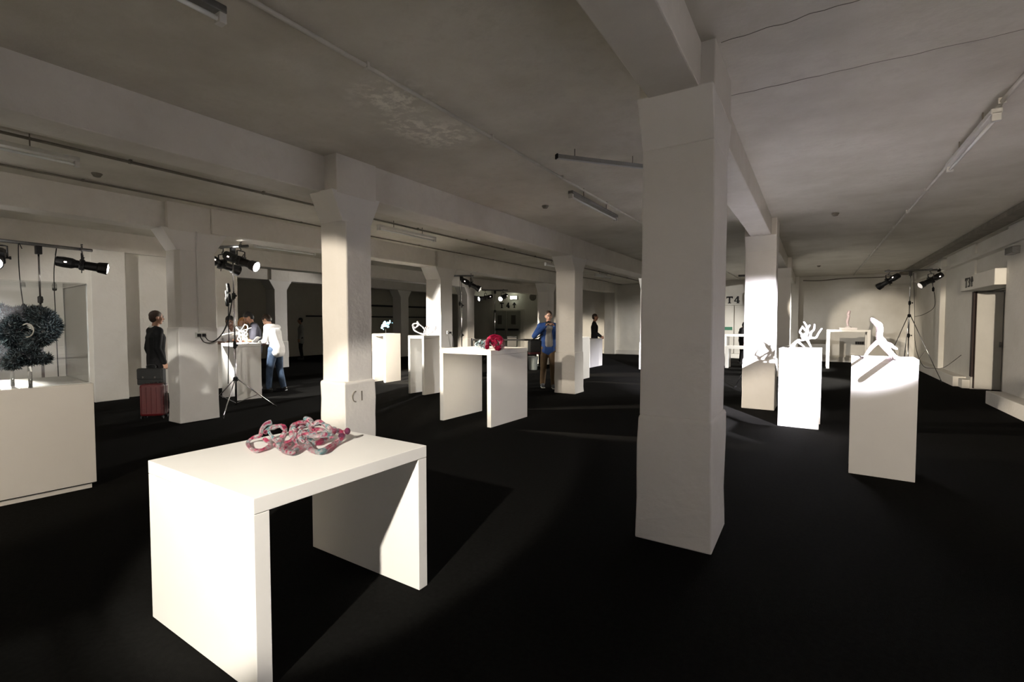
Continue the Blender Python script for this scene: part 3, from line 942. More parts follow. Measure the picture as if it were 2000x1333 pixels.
# red and teal glass piece on the second table
zt2 = 1.154
c2 = V((-4.60, 6.33, zt2))
REG2, SW2 = (900, 540, 1080), 1333
g2 = thing('glass_sculpture', 'ribbed red glass coil joined to crumpled teal glass', 'sculpture', (c2.x, c2.y, zt2))
arc = trace([(380, 1030, -.05), (390, 940, -.02), (440, 890, 0), (500, 880, .03), (560, 900, .03), (595, 960, 0), (590, 1020, -.05), (530, 1040, -.1), (470, 1000, -.1)], REG2, SW2, c2, None, zt2, 0.055)
pts = spline(arc, 7)
rr = [0.03 + 0.018 * math.sin(PI * k / (len(pts) - 1)) + 0.003 * math.sin(k * 1.9) for k in range(len(pts))]
MB().tube(pts, rr, 12).build('red_coil', 'glass_red', g2, smooth=True)
MB().ball(trace([(480, 960, .02)], REG2, SW2, c2)[0], 0.07, 0.05, 0.06).build('red_bowl', 'glass_red', g2, smooth=True)
rnd = random.Random(3)
for i in range(11):
    cx, cy = rnd.uniform(190, 400), rnd.uniform(945, 1025)
    R = rnd.uniform(18, 34)
    ph = rnd.uniform(0, 6)
    lp = [(cx + R * math.cos(a + ph) * 1.15, cy + R * 0.75 * math.sin(a * 1.0 + ph * 0.5), 0.05 * math.sin(a * 2 + ph)) for a in [k * PI / 4 for k in range(8)]]
    pts = spline(trace(lp, REG2, SW2, c2, None, zt2, 0.016), 5, True)
    MB().tube(pts, 0.012, 8, closed=True).build('teal_loop', 'glass_teal', g2, smooth=True)

# white looped sculpture
zt3 = 1.28
c3 = V((-7.30, 8.02, zt3))
REG3, SW3 = (680, 600, 880), 1333
g3 = thing('looped_sculpture', 'white looping tube sculpture on the narrow stand before the lit column', 'sculpture', (c3.x, c3.y, zt3))
for i, s in enumerate([
    [(1000, 360, 0), (930, 340, .02), (860, 300, .03), (840, 240, .02), (870, 215, 0), (920, 225, -.03), (975, 265, -.02), (1005, 310, 0), (1010, 360, .02)],
    [(900, 190, 0), (920, 220, -.02), (895, 255, .02), (865, 275, .04), (850, 240, .03)],
    [(985, 355, .03), (1000, 290, .05), (1040, 240, .05), (1100, 225, .02), (1140, 260, -.02), (1120, 310, -.04), (1060, 340, -.02), (1020, 362, 0)],
    [(1030, 280, 0), (1080, 260, .04), (1120, 280, .05), (1090, 330, .03), (1040, 358, .02)],
]):
    pts = spline(trace(s, REG3, SW3, c3, None, zt3, 0.013), 6)
    MB().tube(pts, [0.016 + 0.004 * math.sin(k * 0.7 + i) for k in range(len(pts))], 10).build('loop', 'ceramic', g3, smooth=True)

# small blue sculpture on a rod
zt4 = 1.27
c4 = V((-9.64, 9.10, zt4))
g4 = thing('blue_sculpture', 'small lumpy blue glass sculpture raised on a thin rod', 'sculpture', (c4.x, c4.y, zt4))
rod = trace([(490, 330, 0), (490, 290, 0)], REG3, SW3, c4)
rod[0].z = zt4 + 0.002
MB().tube(rod, 0.004, 6).build('rod', 'chrome', g4)
mbb = MB()
rnd = random.Random(11)
for (x, y, R) in ((490, 235, 34), (455, 245, 28), (520, 215, 28), (480, 200, 24), (440, 270, 20), (545, 200, 17), (520, 255, 22), (545, 180, 12), (575, 208, 9), (460, 292, 12), (465, 215, 18)):
    mbb.ball(trace([(x, y, rnd.uniform(-.05, .05))], REG3, SW3, c4)[0], R * 0.0016)
me = remesh(mbb, 0.010, 1, 'blue_lump')
for v in me.vertices:
    q = v.co
    v.co += v.normal * (0.006 * math.sin(q.x * 160) * math.sin(q.z * 150 + q.y * 120))
obj('blue_lump', me, 'glass_blue', g4)

# spidery sculpture among the people
zt5 = 1.14
c5 = V((-10.10, 5.50, zt5))
REG5, SW5 = (410, 600, 570), 1185
g5 = thing('spidery_sculpture', 'pale spidery glass sculpture on the stand between the people', 'sculpture', (c5.x, c5.y, zt5))
for i, s in enumerate([
    [(165, 410, 0), (240, 390, 0), (330, 375, .02), (420, 360, 0), (500, 335, -.02), (600, 300, -.03)],
    [(455, 520, -.05), (440, 460, -.03), (420, 420, 0), (430, 370, .02), (500, 260, .04)],
    [(400, 460, .05), (430, 500, .06), (460, 520, .07)],
    [(535, 520, .02), (530, 470, 0), (500, 430, 0), (450, 410, 0), (410, 440, .03), (400, 480, .05)],
    [(380, 290, -.02), (420, 340, 0), (470, 380, .02), (510, 420, .03), (490, 470, .05), (440, 480, .05)],
    [(470, 400, -.04), (520, 370, -.05), (545, 320, -.03), (540, 270, 0), (500, 255, .03)],
    [(320, 400, .05), (380, 390, .03), (450, 400, 0), (500, 450, -.03), (540, 500, -.04), (560, 520, -.05)],
    [(410, 380, .05), (480, 360, .05), (540, 380, .03), (520, 440, .03), (460, 450, .05), (420, 410, .06)],
]):
    pts = spline(trace(s, REG5, SW5, c5, None, zt5, 0.016), 6)
    n = len(pts)
    MB().tube(pts, [0.013 - 0.005 * k / n for k in range(n)], 8).build('branch', 'glass_clear', g5, smooth=True)

# striding limb sculpture
zt6 = 1.21
c6 = V((0.60, 6.30, zt6))
REG6, SW6 = (1680, 480, 1880), 1025
mbb = MB()


def limb(pts, rad, reg, sw, ctr, zmin):
    q = spline(trace(pts, reg, sw, ctr, None, zmin, min(rad)), 6)
    n = len(q)
    rr = []
    for k in range(n):
        f = k / (n - 1) * (len(rad) - 1)
        i = min(int(f), len(rad) - 2)
        rr.append(rad[i] + (rad[i + 1] - rad[i]) * (f - i))
    mbb.tube(q, rr, 10)
    mbb.ball(q[-1], rr[-1] * 0.98)
    mbb.ball(q[0], rr[0] * 0.98)


limb([(118, 740, 0), (160, 775, 0), (188, 800, .01), (196, 850, .02), (190, 900, .02), (205, 950, 0)], [0.020, 0.028, 0.033, 0.030, 0.030, 0.036], REG6, SW6, c6, zt6)
limb([(205, 950, 0), (150, 985, .03), (95, 1040, .05), (70, 1075, .06), (42, 1118, .06)], [0.040, 0.022, 0.020, 0.016, 0.014], REG6, SW6, c6, zt6)
limb([(215, 955, 0), (250, 1010, -.03), (290, 1060, -.06), (320, 1095, -.08), (350, 1125, -.09)], [0.040, 0.034, 0.028, 0.026, 0.028], REG6, SW6, c6, zt6)
limb([(245, 985, -.03), (300, 990, -.04), (330, 1015, -.05), (365, 1035, -.06)], [0.024, 0.017, 0.016, 0.012], REG6, SW6, c6, zt6)
limb([(205, 975, -.02), (212, 1005, -.03)], [0.022, 0.012], REG6, SW6, c6, zt6)
limb([(205, 800, .0), (212, 830, .0)], [0.016, 0.012], REG6, SW6, c6, zt6)
o = obj('limb_sculpture', remesh(mbb, 0.007, 2, 'limb_sculpture'), 'ceramic_pink')
tag(o, 'white striding limb-like sculpture on the tall plinth', 'sculpture')

# antler-like branches
zt7 = 1.18
c7 = V((-0.17, 8.55, zt7))
REG7, SW7 = (1530, 480, 1780), 1389
mbb = MB()
for s in [
    [(85, 1098, 0), (150, 1035, .03), (220, 1022, 0), (290, 1003, -.03), (350, 1000, -.04), (382, 950, -.02), (415, 902, 0)],
    [(290, 1003, -.03), (300, 945, 0), (330, 912, .03), (338, 858, .05)],
    [(225, 1020, .02), (262, 940, .04), (255, 890, .02), (240, 855, 0), (222, 830, -.02)],
    [(258, 900, .02), (286, 865, -.03)],
    [(262, 940, .04), (225, 905, .06), (205, 878, .07)],
    [(215, 1010, -.04), (195, 960, -.05), (178, 938, -.06), (200, 892, -.05)],
    [(200, 985, -.05), (240, 955, -.02), (265, 935, .02)],
    [(255, 1020, 0), (275, 1055, -.05), (297, 1098, -.08)],
    [(150, 1035, .03), (180, 1060, .08), (225, 1098, .12)],
    [(160, 1030, .03), (125, 1065, -.04), (120, 1098, -.08)],
    [(270, 1010, 0), (285, 985, .06), (300, 930, .1)],
]:
    limb(s, [0.021, 0.016, 0.012], REG7, SW7, c7, zt7)
o = obj('branch_sculpture', remesh(mbb, 0.007, 1, 'branch_sculpture'), 'ceramic')
tag(o, 'white antler-like branching sculpture on the plinth beside the lit column', 'sculpture')

# small upright figure on the far table
zt8 = 1.32
c8 = V((0.98, 19.8, zt8))
g8 = thing('figure_sculpture', 'small upright white figure on a flat slab at the far wall', 'sculpture', (c8.x, c8.y, zt8))
MB().box(c8.x - 0.25, c8.x + 0.25, c8.y - 0.2, c8.y + 0.2, zt8, zt8 + 0.07).build('slab', 'ceramic', g8, 0.008)
MB().lathe((c8.x, c8.y, zt8 + 0.07), (0, 0, 1), [(0, 0.10), (0.03, 0.09), (0.05, 0.06)], 12).build('foot_disc', 'ceramic', g8)
MB().tube(spline([(c8.x, c8.y, zt8 + 0.11), (c8.x - 0.02, c8.y, zt8 + 0.28), (c8.x + 0.01, c8.y, zt8 + 0.44), (c8.x, c8.y, zt8 + 0.52), (c8.x + 0.03, c8.y, zt8 + 0.64)], 5), [0.04, 0.035, 0.033, 0.035, 0.04, 0.045, 0.048, 0.045, 0.04, 0.038, 0.042, 0.046, 0.045, 0.042, 0.045, 0.05, 0.05, 0.052, 0.05, 0.045, 0.04], 10).build('stem', 'ceramic_pink', g8, smooth=True)

# dark shaggy sculpture in the acrylic cover
c9 = V((-6.28, 1.05, 1.0))
REG9, SW9 = (0, 560, 200), 1212
g9 = thing('shaggy_sculpture', 'dark blue shaggy coiled sculpture inside the acrylic cover', 'sculpture', (c9.x, c9.y, 1.0))
mbb = MB()
for (pts, rad) in [
    ([(330, 330, .05), (480, 350, .05), (570, 430, .0), (560, 540, -.05), (470, 610, -.08), (370, 640, -.05)], [0.05, 0.065, 0.075, 0.07, 0.06, 0.05]),
    ([(330, 330, .05), (220, 350, 0), (150, 440, -.05), (130, 560, -.08), (180, 640, -.05), (300, 680, 0)], [0.05, 0.06, 0.065, 0.065, 0.06, 0.06]),
    ([(300, 600, .05), (340, 700, .05), (300, 780, .0), (230, 820, -.04), (150, 900, -.08)], [0.07, 0.065, 0.065, 0.055, 0.05]),
    ([(230, 830, -.02), (340, 840, .0), (450, 850, .03), (560, 860, .05)], [0.055, 0.05, 0.042, 0.03]),
    ([(-330, 420, .0), (-150, 340, .05), (20, 330, .08), (100, 420, .1), (60, 560, .1), (-60, 680, .05), (40, 780, .05), (160, 760, .05), (240, 700, .05)], [0.07, 0.08, 0.07, 0.06, 0.065, 0.08, 0.08, 0.06, 0.05]),
    ([(-330, 420, .0), (-400, 600, -.03), (-300, 780, -.05), (-100, 860, -.05), (60, 880, -.05)], [0.07, 0.08, 0.08, 0.07, 0.06]),
]:
    limb(pts, rad, REG9, SW9, c9, 1.08)
base = remesh(mbb, 0.012, 0, 'core')
for v in base.vertices:
    q = v.co
    v.co = q + v.normal * (0.020 * (noise.fractal(q * 14.0, 0.9, 2.1, 4) + 0.15))
base.update()
sh, sh2 = MB(), MB()
rnd = random.Random(5)
for p in base.polygons:
    for q in range(2 if rnd.random() < 0.5 else 1):
        n = (p.normal + V((rnd.uniform(-.6, .6), rnd.uniform(-.6, .6), rnd.uniform(-.6, .6)))).normalized()
        c = p.center + V((rnd.uniform(-.005, .005), rnd.uniform(-.005, .005), 0))
        L = rnd.uniform(0.014, 0.042)
        u = n.orthogonal().normalized() * 0.0046
        w = n.cross(u)
        (sh2 if rnd.random() < 0.3 else sh).add([c + u, c - u * 0.5 + w * 0.87, c - u * 0.5 - w * 0.87, c + n * L], [(0, 1, 3), (1, 2, 3), (2, 0, 3)])
core = obj('core', base, 'coral_dark', g9)
for nm, mt, mb_ in (('bristles', 'coral_dark', sh), ('pale_bristles', 'coral_pale', sh2)):
    hm = bpy.data.meshes.new(nm)
    hm.from_pydata(mb_.v, [], mb_.f)
    so = obj(nm, hm, mt, g9)
    so['kind'] = 'stuff'
ringc = trace([(320, 520, -.16)], REG9, SW9, c9)[0]  # clear arc put in for the glint at the ring hole
MB().tube([ringc + (RT * math.cos(a) + UP * math.sin(a)) * 0.056 for a in [-1.7 + k * PI / 12 for k in range(16)]], 0.0045, 8).build('glint_ring', 'glass_clear', g9, smooth=True)
for (px, dep) in ((350, 0.0), (-180, 0.02), (140, 0.12)):
    top = trace([(px, 880, dep)], REG9, SW9, c9)[0]
    MB().tube([(top.x, top.y, 1.001), (top.x, top.y, top.z + 0.03)], 0.014, 10).build('clear_rod', 'acrylic_rod', g9, smooth=True)


# ------------------------------------------------------------------ people
def rz_of(f):
    return math.atan2(-f[0], f[1])


def hand(mb, w, d, n, s, curl):
    """palm and five fingers; d hand direction, n palm normal, s +1 right / -1 left"""
    d, n = V(d).normalized(), V(n)
    n = (n - d * n.dot(d)).normalized()
    lat = d.cross(n) * s
    for k in (-1.3, -0.4, 0.5, 1.3):
        mb.capsule(w + lat * k * 0.016, w + d * 0.082 + lat * k * 0.02, 0.014, 0.014, 8)
    for k, L in zip((-1.5, -0.5, 0.5, 1.5), (0.056, 0.072, 0.078, 0.07)):
        a = w + d * 0.085 + lat * k * 0.020
        d1 = (d * math.cos(curl) + n * math.sin(curl)).normalized()
        d2 = (d * math.cos(curl * 2.1) + n * math.sin(curl * 2.1)).normalized()
        b = a + d1 * L * 0.55
        mb.capsule(a, b, 0.0095, 0.009, 8)
        mb.capsule(b, b + d2 * L * 0.5, 0.009, 0.008, 8)
    a = w + d * 0.03 + lat * 0.03
    b = a + (d * 0.6 + lat * 0.75 + n * 0.3).normalized() * 0.038
    mb.capsule(a, b, 0.013, 0.011, 8)
    mb.capsule(b, b + (d * 0.9 + n * 0.35).normalized() * 0.03, 0.011, 0.009, 8)


def person(label, loc, facing, h, over, skin, hair, top, bottom, shoe, sleeve=1.0, head_dir=(0, 1, 0), curl=0.5, palms=None, collar=None, long_hair=False, hem=0.0, beard=False, group=None, coat_len=0.0, open_front=None):
    s = h / 1.78
    J = {'pelvis': (0, 0, .97), 'waist': (0, 0, 1.10), 'chest': (0, 0, 1.31), 'neck': (0, -.015, 1.49), 'head': (0, .02, 1.655),
         'sr': (.185, -.01, 1.43), 'er': (.225, -.04, 1.14), 'wr': (.235, .05, .89), 'hr': (.09, 0, .93), 'kr': (.10, .02, .50), 'ar': (.10, -.03, .09)}
    for k in ('s', 'e', 'w', 'h', 'k', 'a'):
        x, y, z = J[k + 'r']
        J[k + 'l'] = (-x, y, z)
    J.update(over)
    J = {k: V(v) * s for k, v in J.items()}
    t = thing('person', label, 'person', loc, rz_of(facing), group)
    rv = (J['sr'] - J['sl']).normalized()
    hv = (J['hr'] - J['hl']).normalized()
    hd = V(head_dir).normalized()
    hs = hd.cross(V((0, 0, 1))).normalized()
    hu = hs.cross(hd).normalized()
    HM = Matrix((hs, hd, hu)).transposed()
    H = J['head']

    def torso(mb, g, low=0.0):
        for k in (-1, 0, 1):
            mb.capsule(J['pelvis'] + hv * k * .062 * s, J['waist'] + rv * k * .055 * s, (.108 + g) * s, (.100 + g) * s)
            if low:
                mb.capsule(J['pelvis'] + hv * k * .066 * s - V((0, 0, low)), J['pelvis'] + hv * k * .062 * s, (.106 + g) * s, (.108 + g) * s)
            mb.capsule(J['waist'] + rv * k * .055 * s, J['chest'] + rv * k * .075 * s, (.100 + g) * s, (.112 + g) * s)
        mb.capsule(J['sl'] + rv * .02, J['sr'] - rv * .02, (.062 + g) * s, (.062 + g) * s)
        for q in ('sr', 'sl'):
            mb.capsule(J[q], J['neck'] - V((0, 0, .02)), (.06 + g) * s, (.05 + g * .6) * s)
            mb.capsule(J[q], J['chest'], (.062 + g) * s, (.10 + g) * s)

    def arm(mb, g, f=1.0):
        for q in 'rl':
            a, b, c = J['s' + q], J['e' + q], J['w' + q]
            if f <= 0.5:
                mb.capsule(a, a + (b - a) * (f * 2), (.056 + g) * s, (.052 + g) * s)
            else:
                mb.capsule(a, b, (.054 + g) * s, (.044 + g) * s)
                mb.capsule(b, b + (c - b) * ((f - .5) * 2 - .04), (.044 + g) * s, (.034 + g) * s)

    def leg(mb, g, top_only=False):
        for q in 'rl':
            a, b, c = J['h' + q], J['k' + q], J['a' + q]
            mb.capsule(a, b, (.088 + g) * s, (.062 + g) * s)
            mb.capsule(b, c + V((0, 0, .01)), (.060 + g) * s, (.042 + g * 1.3) * s)
            mb.capsule(J['pelvis'], a, (.10 + g) * s, (.095 + g) * s)

    body = MB()
    torso(body, 0)
    arm(body, -0.004)
    leg(body, 0)
    body.capsule(J['neck'] - V((0, 0, .05)), H - hu * .05 * s, .056 * s, .052 * s)
    body.ball(H + hu * .03 * s - hd * .005 * s, .076 * s, .097 * s, .092 * s, M=HM)
    body.ball(H - hu * .03 * s + hd * .018 * s, .062 * s, .074 * s, .085 * s, M=HM)
    body.ball(H - hu * .085 * s + hd * .055 * s, .032 * s, .028 * s, .026 * s, M=HM)
    body.capsule(H + hu * .012 * s + hd * .094 * s, H - hu * .022 * s + hd * .106 * s, .010 * s, .016 * s, 8)
    for k in (-1, 1):
        body.ball(H + hs * k * .078 * s - hd * .008 * s - hu * .005 * s, .012 * s, .022 * s, .033 * s, M=HM)
        body.ball(H + hs * k * .045 * s + hd * .055 * s - hu * .015 * s, .028 * s, .028 * s, .026 * s, M=HM)
    for q, k in (('r', 1), ('l', -1)):
        w = J['w' + q]
        fd = (w - J['e' + q]).normalized()
        n = V(palms[q]) if palms else V((-k, 0, 0))
        hand(body, w + fd * .012, fd, n, k, curl)
        body.capsule(J['a' + q] - V((0, .02, .035)) * s, J['a' + q] + V((0, .15, -.055)) * s, .036 * s, .03 * s)
    bo = obj('body', remesh(body, 0.0095, 2), skin, None)
    bo.parent = t
    # face
    for k in (-1, 1):
        ey = lpart('eye', MB().ball(H + hs * k * .031 * s + hd * .088 * s + hu * .012 * s, .013 * s, .009 * s, .009 * s, 10, 7, M=HM), 'eye_white', t, 0, True)
        lpart('pupil', MB().ball(H + hs * k * .031 * s + hd * .095 * s + hu * .012 * s, .006 * s, .004 * s, .006 * s, 8, 6, M=HM), 'hair_black', ey)
        lpart('eyebrow', MB().capsule(H + hs * k * .015 * s + hd * .101 * s + hu * .032 * s, H + hs * k * .047 * s + hd * .090 * s + hu * .034 * s, .005 * s, .004 * s, 6), hair, t)
    lpart('mouth', MB().capsule(H - hs * .020 * s + hd * .094 * s - hu * .055 * s, H + hs * .020 * s + hd * .094 * s - hu * .055 * s, .006 * s, .006 * s, 6), 'lips', t)
    # hair
    hr = MB()
    hr.ball(H + hu * .047 * s - hd * .016 * s, .084 * s, .098 * s, .088 * s, M=HM)
    hr.ball(H + hu * .005 * s - hd * .045 * s, .078 * s, .066 * s, .085 * s, M=HM)
    if long_hair:
        for k in (-1, 0, 1):
            hr.capsule(H + hs * k * .055 * s - hd * .04 * s, H + hs * k * .07 * s - hd * .05 * s - V((0, 0, .24 * s)), .05 * s, .035 * s)
        for k in (-1, 1):
            hr.capsule(H + hs * k * .075 * s + hu * .03 * s + hd * .01 * s, H + hs * k * .085 * s - V((0, 0, .18 * s)), .028 * s, .022 * s)
    ho = obj('hair', remesh(hr, 0.011, 2), hair, None)
    ho.parent = t
    if beard:
        lpart('beard', MB().ball(H - hu * .075 * s + hd * .045 * s, .052 * s, .05 * s, .04 * s, M=HM), hair, t, 0, True)
    # clothes
    tp = MB()
    torso(tp, 0.016, hem)
    arm(tp, 0.012, sleeve)
    if coat_len:
        for k in (-1, 0, 1):
            tp.capsule(J['pelvis'] + hv * k * .075 * s - V((0, 0, coat_len)), J['pelvis'] + hv * k * .062 * s, .125 * s, .13 * s)
    to = obj('top', remesh(tp, 0.012, 3), top, None)
    to.parent = t
    to.name = 'shirt'
    bt = MB()
    leg(bt, 0.016)
    bto = obj('trousers', remesh(bt, 0.012, 3), bottom, None)
    bto.parent = t
    for q in 'rl':
        a = J['a' + q]
        m = MB()
        m.capsule(a + V((0, -.03, -.03)) * s, a + V((0, .05, -.035)) * s, .05 * s, .045 * s)
        m.capsule(a + V((0, .03, -.045)) * s, a + V((0, .15, -.052)) * s, .044 * s, .036 * s)
        vs = [(x, y, max(z, 0.004)) for x, y, z in m.v]
        m.v = vs
        sh = lpart('shoe', m, shoe, t, 0, True)
        so = MB()
        a0 = a + V((0, .055, 0)) * s
        so.box(a0.x - .043 * s, a0.x + .043 * s, a0.y - .125 * s, a0.y + .135 * s, 0.0, 0.018)
        lpart('sole', so, 'sole_white' if shoe == 'shoe_grey' else shoe, sh, 0.006)
    if collar:
        m = MB()
        n = J['neck'] + V((0, 0, -.01))
        pts = [n + V((.068 * math.cos(a), .064 * math.sin(a) + .005, .018 * (1 - math.sin(a)) - .01)) * s for a in [k * PI / 10 for k in range(20)]]
        m.tube(pts, .020 * s, 8, closed=True)
        lpart('collar', m, collar, t, 0, True)
    if open_front:
        m = MB()
        c = J['chest']
        for kx in (-.035, 0, .035):
            m.capsule(V((kx, .072, 1.00)) * s, V((kx, .068, 1.40)) * s, .070 * s, .062 * s)
        lpart('undershirt', m, open_front, t, 0, True)
    return t


def spot_px(px, D):
    p = at(px, CY, D)
    return (p.x, p.y, 0)


TOCAM = -FW.to_2d()
R2 = RT.to_2d()
F2 = FW.to_2d()

person('man in a black suit seen from behind beside the socket column', spot_px(304, 8.3), R2 * .62 + F2 * .78, 1.77,
       {'wl': (-.26, .03, .86), 'el': (-.25, -.05, 1.13)}, 'skin_pale', 'hair_brown', 'suit_black', 'trouser_black', 'shoe_black', curl=1.3, collar='shirt_white', hem=0.12)
person('man in a white T-shirt bending over the stand', spot_px(452, 10.85), TOCAM * .8 + R2 * .5, 1.82,
       {'pelvis': (0, -.12, .96), 'waist': (0, -.06, 1.09), 'chest': (0, .06, 1.27), 'neck': (0, .15, 1.43), 'head': (.03, .24, 1.55), 'sr': (.19, .12, 1.38), 'sl': (-.19, .12, 1.38),
        'er': (.27, .16, 1.10), 'wr': (.14, .40, 1.10), 'el': (-.27, .20, 1.10), 'wl': (-.10, .42, 1.12)}, 'skin_dark', 'hair_black', 'shirt_white', 'trouser_black', 'shoe_black',
       sleeve=0.42, head_dir=(.2, .85, -.45), palms={'r': (0, 0, 1), 'l': (0, 0, 1)})
person('woman with reddish blonde hair between two men at the stand', spot_px(473, 11.35), TOCAM * .7 + R2 * .6, 1.70,
       {'head': (0, .07, 1.63), 'neck': (0, .02, 1.48)}, 'skin_pale', 'hair_blonde', 'shirt_cream', 'trouser_black', 'shoe_black', head_dir=(.3, .85, -.4), long_hair=True)
person('dark-haired man in a slate shirt looking down at the stand', spot_px(500, 11.0), -R2 * .85 + TOCAM * .45, 1.86,
       {'chest': (0, .02, 1.30), 'neck': (0, .06, 1.47), 'head': (0, .13, 1.60), 'sr': (.19, .02, 1.42), 'sl': (-.19, .02, 1.42),
        'er': (.24, .04, 1.12), 'wr': (.14, .28, 1.06), 'el': (-.24, .06, 1.12), 'wl': (-.10, .30, 1.08)}, 'skin_tan', 'hair_black', 'shirt_slate', 'trouser_black', 'shoe_black',
       sleeve=0.42, head_dir=(0, .80, -.60), palms={'r': (-1, 0, .3), 'l': (1, 0, .3)}, beard=False, hem=0.08)
person('man in a white shirt and blue jeans facing the stand', spot_px(538, 10.95), -R2 * .9 + F2 * .1, 1.83,
       {'pelvis': (0, -.04, .97), 'waist': (0, 0, 1.10), 'chest': (0, .05, 1.30), 'neck': (0, .11, 1.46), 'head': (0, .19, 1.575), 'sr': (.18, .07, 1.41), 'sl': (-.18, .07, 1.41),
        'er': (.22, .10, 1.12), 'wr': (.14, .34, 1.05), 'el': (-.22, .10, 1.12), 'wl': (-.12, .34, 1.07), 'kr': (.10, -.02, .51), 'kl': (-.12, .07, .50), 'ar': (.11, -.10, .09), 'al': (-.12, .10, .09)},
       'skin_pale', 'hair_brown', 'shirt_white', 'denim', 'shoe_black', sleeve=0.9, head_dir=(0, .75, -.66), palms={'r': (-1, 0, .3), 'l': (1, 0, .3)}, hem=0.10, collar='shirt_white')
person('dim figure in a pale coat in the dark bay', spot_px(588, 20.3), TOCAM * .4 - R2 * .9, 1.75, {}, 'skin_tan', 'hair_black', 'coat_pale', 'trouser_black', 'shoe_black', coat_len=0.22)
person('man in a blue jacket holding up a camera', spot_px(1071, 11.55), TOCAM + R2 * .05, 1.84,
       {'er': (.34, .08, 1.20), 'wr': (.10, .30, 1.44), 'el': (-.32, .08, 1.20), 'wl': (-.09, .30, 1.44), 'kl': (-.10, .06, .50), 'al': (-.11, .08, .09), 'ar': (.12, -.12, .09), 'kr': (.11, -.01, .5)},
       'skin_pale', 'hair_brown', 'jacket_blue', 'khaki', 'shoe_grey', head_dir=(0, .97, -.15), palms={'r': (-.6, .5, .2), 'l': (.6, .5, .2)}, curl=0.8, open_front='shirt_grey', hem=0.10)
person('man in black standing by the far plinth', spot_px(1161, 18.15), R2 * .97 - F2 * .2, 1.88,
       {'wl': (-.15, .22, .98), 'el': (-.24, .0, 1.14), 'wr': (.15, .22, .98), 'er': (.24, .0, 1.14)}, 'skin_tan', 'hair_brown', 'suit_black', 'trouser_black', 'shoe_black', hem=0.06)
person('dark-haired person half hidden behind the brightly lit column', (-2.28, 19.95, 0), R2 * .9 - F2 * .3, 1.60, {'head': (0, .1, 1.62)}, 'skin_tan', 'hair_black', 'suit_black', 'trouser_black', 'shoe_black', head_dir=(0, .9, -.4), long_hair=True)

# held and nearby things
bp_ = V(spot_px(294, 8.1))
br = thing('briefcase', 'black briefcase carried by the suited man', 'briefcase', (bp_.x, bp_.y, 0.52), rz_of((-R2.y, R2.x)), None)
lpart('shell', MB().box(-.215, .215, -.05, .05, 0, .28), 'leather_black', br, 0.02)
lpart('flap', MB().box(-.205, .205, -.058, -.045, .10, .27), 'leather_black', br, 0.01)
lpart('handle', MB().tube(spline([(-.07, 0, .27), (-.065, 0, .33), (.065, 0, .33), (.07, 0, .27)], 5), .010, 8), 'leather_black', br, 0, True)
for sx in (-.1, .1):
    lpart('clasp', MB().box(sx - .015, sx + .015, -.064, -.056, .12, .15), 'chrome', br)
sp_ = V(spot_px(298, 7.9))
su = thing('suitcase', 'red upright wheeled suitcase beside the socket column', 'suitcase', (sp_.x, sp_.y, 0), rz_of((-R2.y, R2.x)) + 0.25, None)
lpart('shell', MB().box(-.17, .17, -.115, .115, .045, .57), 'case_red', su, 0.04)
for k in range(5):
    lpart('rib', MB().box(-.14 + k * .07 - .008, -.14 + k * .07 + .008, -.124, -.110, .10, .52), 'case_red', su, 0.004)
lpart('zip_band', MB().box(-.173, .173, -.012, .012, .042, .573), 'black_rubber', su, 0.01)
lpart('top_handle', MB().tube(spline([(-.06, 0, .565), (-.05, 0, .60), (.05, 0, .60), (.06, 0, .565)], 5), .010, 8), 'black_rubber', su, 0, True)
for sx in (-.15, .15):
    for sy in (-.08, .08):
        lpart('wheel', MB().lathe((sx - .012, sy, .026), (1, 0, 0), [(0, .022), (.002, .026), (.022, .026), (.024, .022)], 12), 'black_rubber', su)

cp = at(1071, 632, 11.55 - 0.36)
cm = thing('camera_device', 'small dark camera held up by the man in blue', 'camera', cp, rz_of(TOCAM))
lpart('camera_body', MB().box(-.07, .07, -.02, .02, -.045, .045), 'black_metal', cm, 0.008)
lpart('camera_lens', MB().lathe((0, .02, 0), (0, 1, 0), [(0, .034), (.03, .034), (.032, .028), (.026, .024)], 16), 'black_rubber', cm)
lpart('viewfinder', MB().box(-.022, .022, -.015, .015, .043, .062), 'black_metal', cm, 0.004)
gp = at(1044, 678, 11.5)
bg = thing('shoulder_bag', 'black shoulder bag with a dark red base at the hip of the man in blue', 'bag', (gp.x, gp.y, gp.z - .2), rz_of(TOCAM) + 0.3)
lpart('bag_body', MB().box(-.16, .16, -.07, .07, .06, .36), 'leather_black', bg, 0.04)
lpart('bag_base', MB().box(-.155, .155, -.065, .065, .02, .09), 'bag_red', bg, 0.03)
lpart('strap', MB().tube(spline([(-.13, 0, .35), (-.20, -.02, .55), (-.28, -.02, .75), (-.26, .06, .72), (-.16, .10, .5), (.12, .02, .36)], 6), .013, 6), 'leather_black', bg, 0, True)
pp = at(497, 665, 10.62)
bk = thing('booklet', 'open white booklet held over the stand', 'booklet', pp, rz_of(-R2) + .2)
lpart('page', MB().obox((0, .0, 0), .15, .20, .004, Matrix.Rotation(-.9, 3, 'X')), 'paper', bk)
lpart('page', MB().obox((.15, .01, -.01), .15, .20, .004, Matrix.Rotation(-.9, 3, 'X') @ Matrix.Rotation(.2, 3, 'Y')), 'paper', bk)

# ------------------------------------------------------------------ signs, doors, sockets
UX, UZ, NY = V((1, 0, 0)), V((0, 0, 1)), V((0, -1, 0))


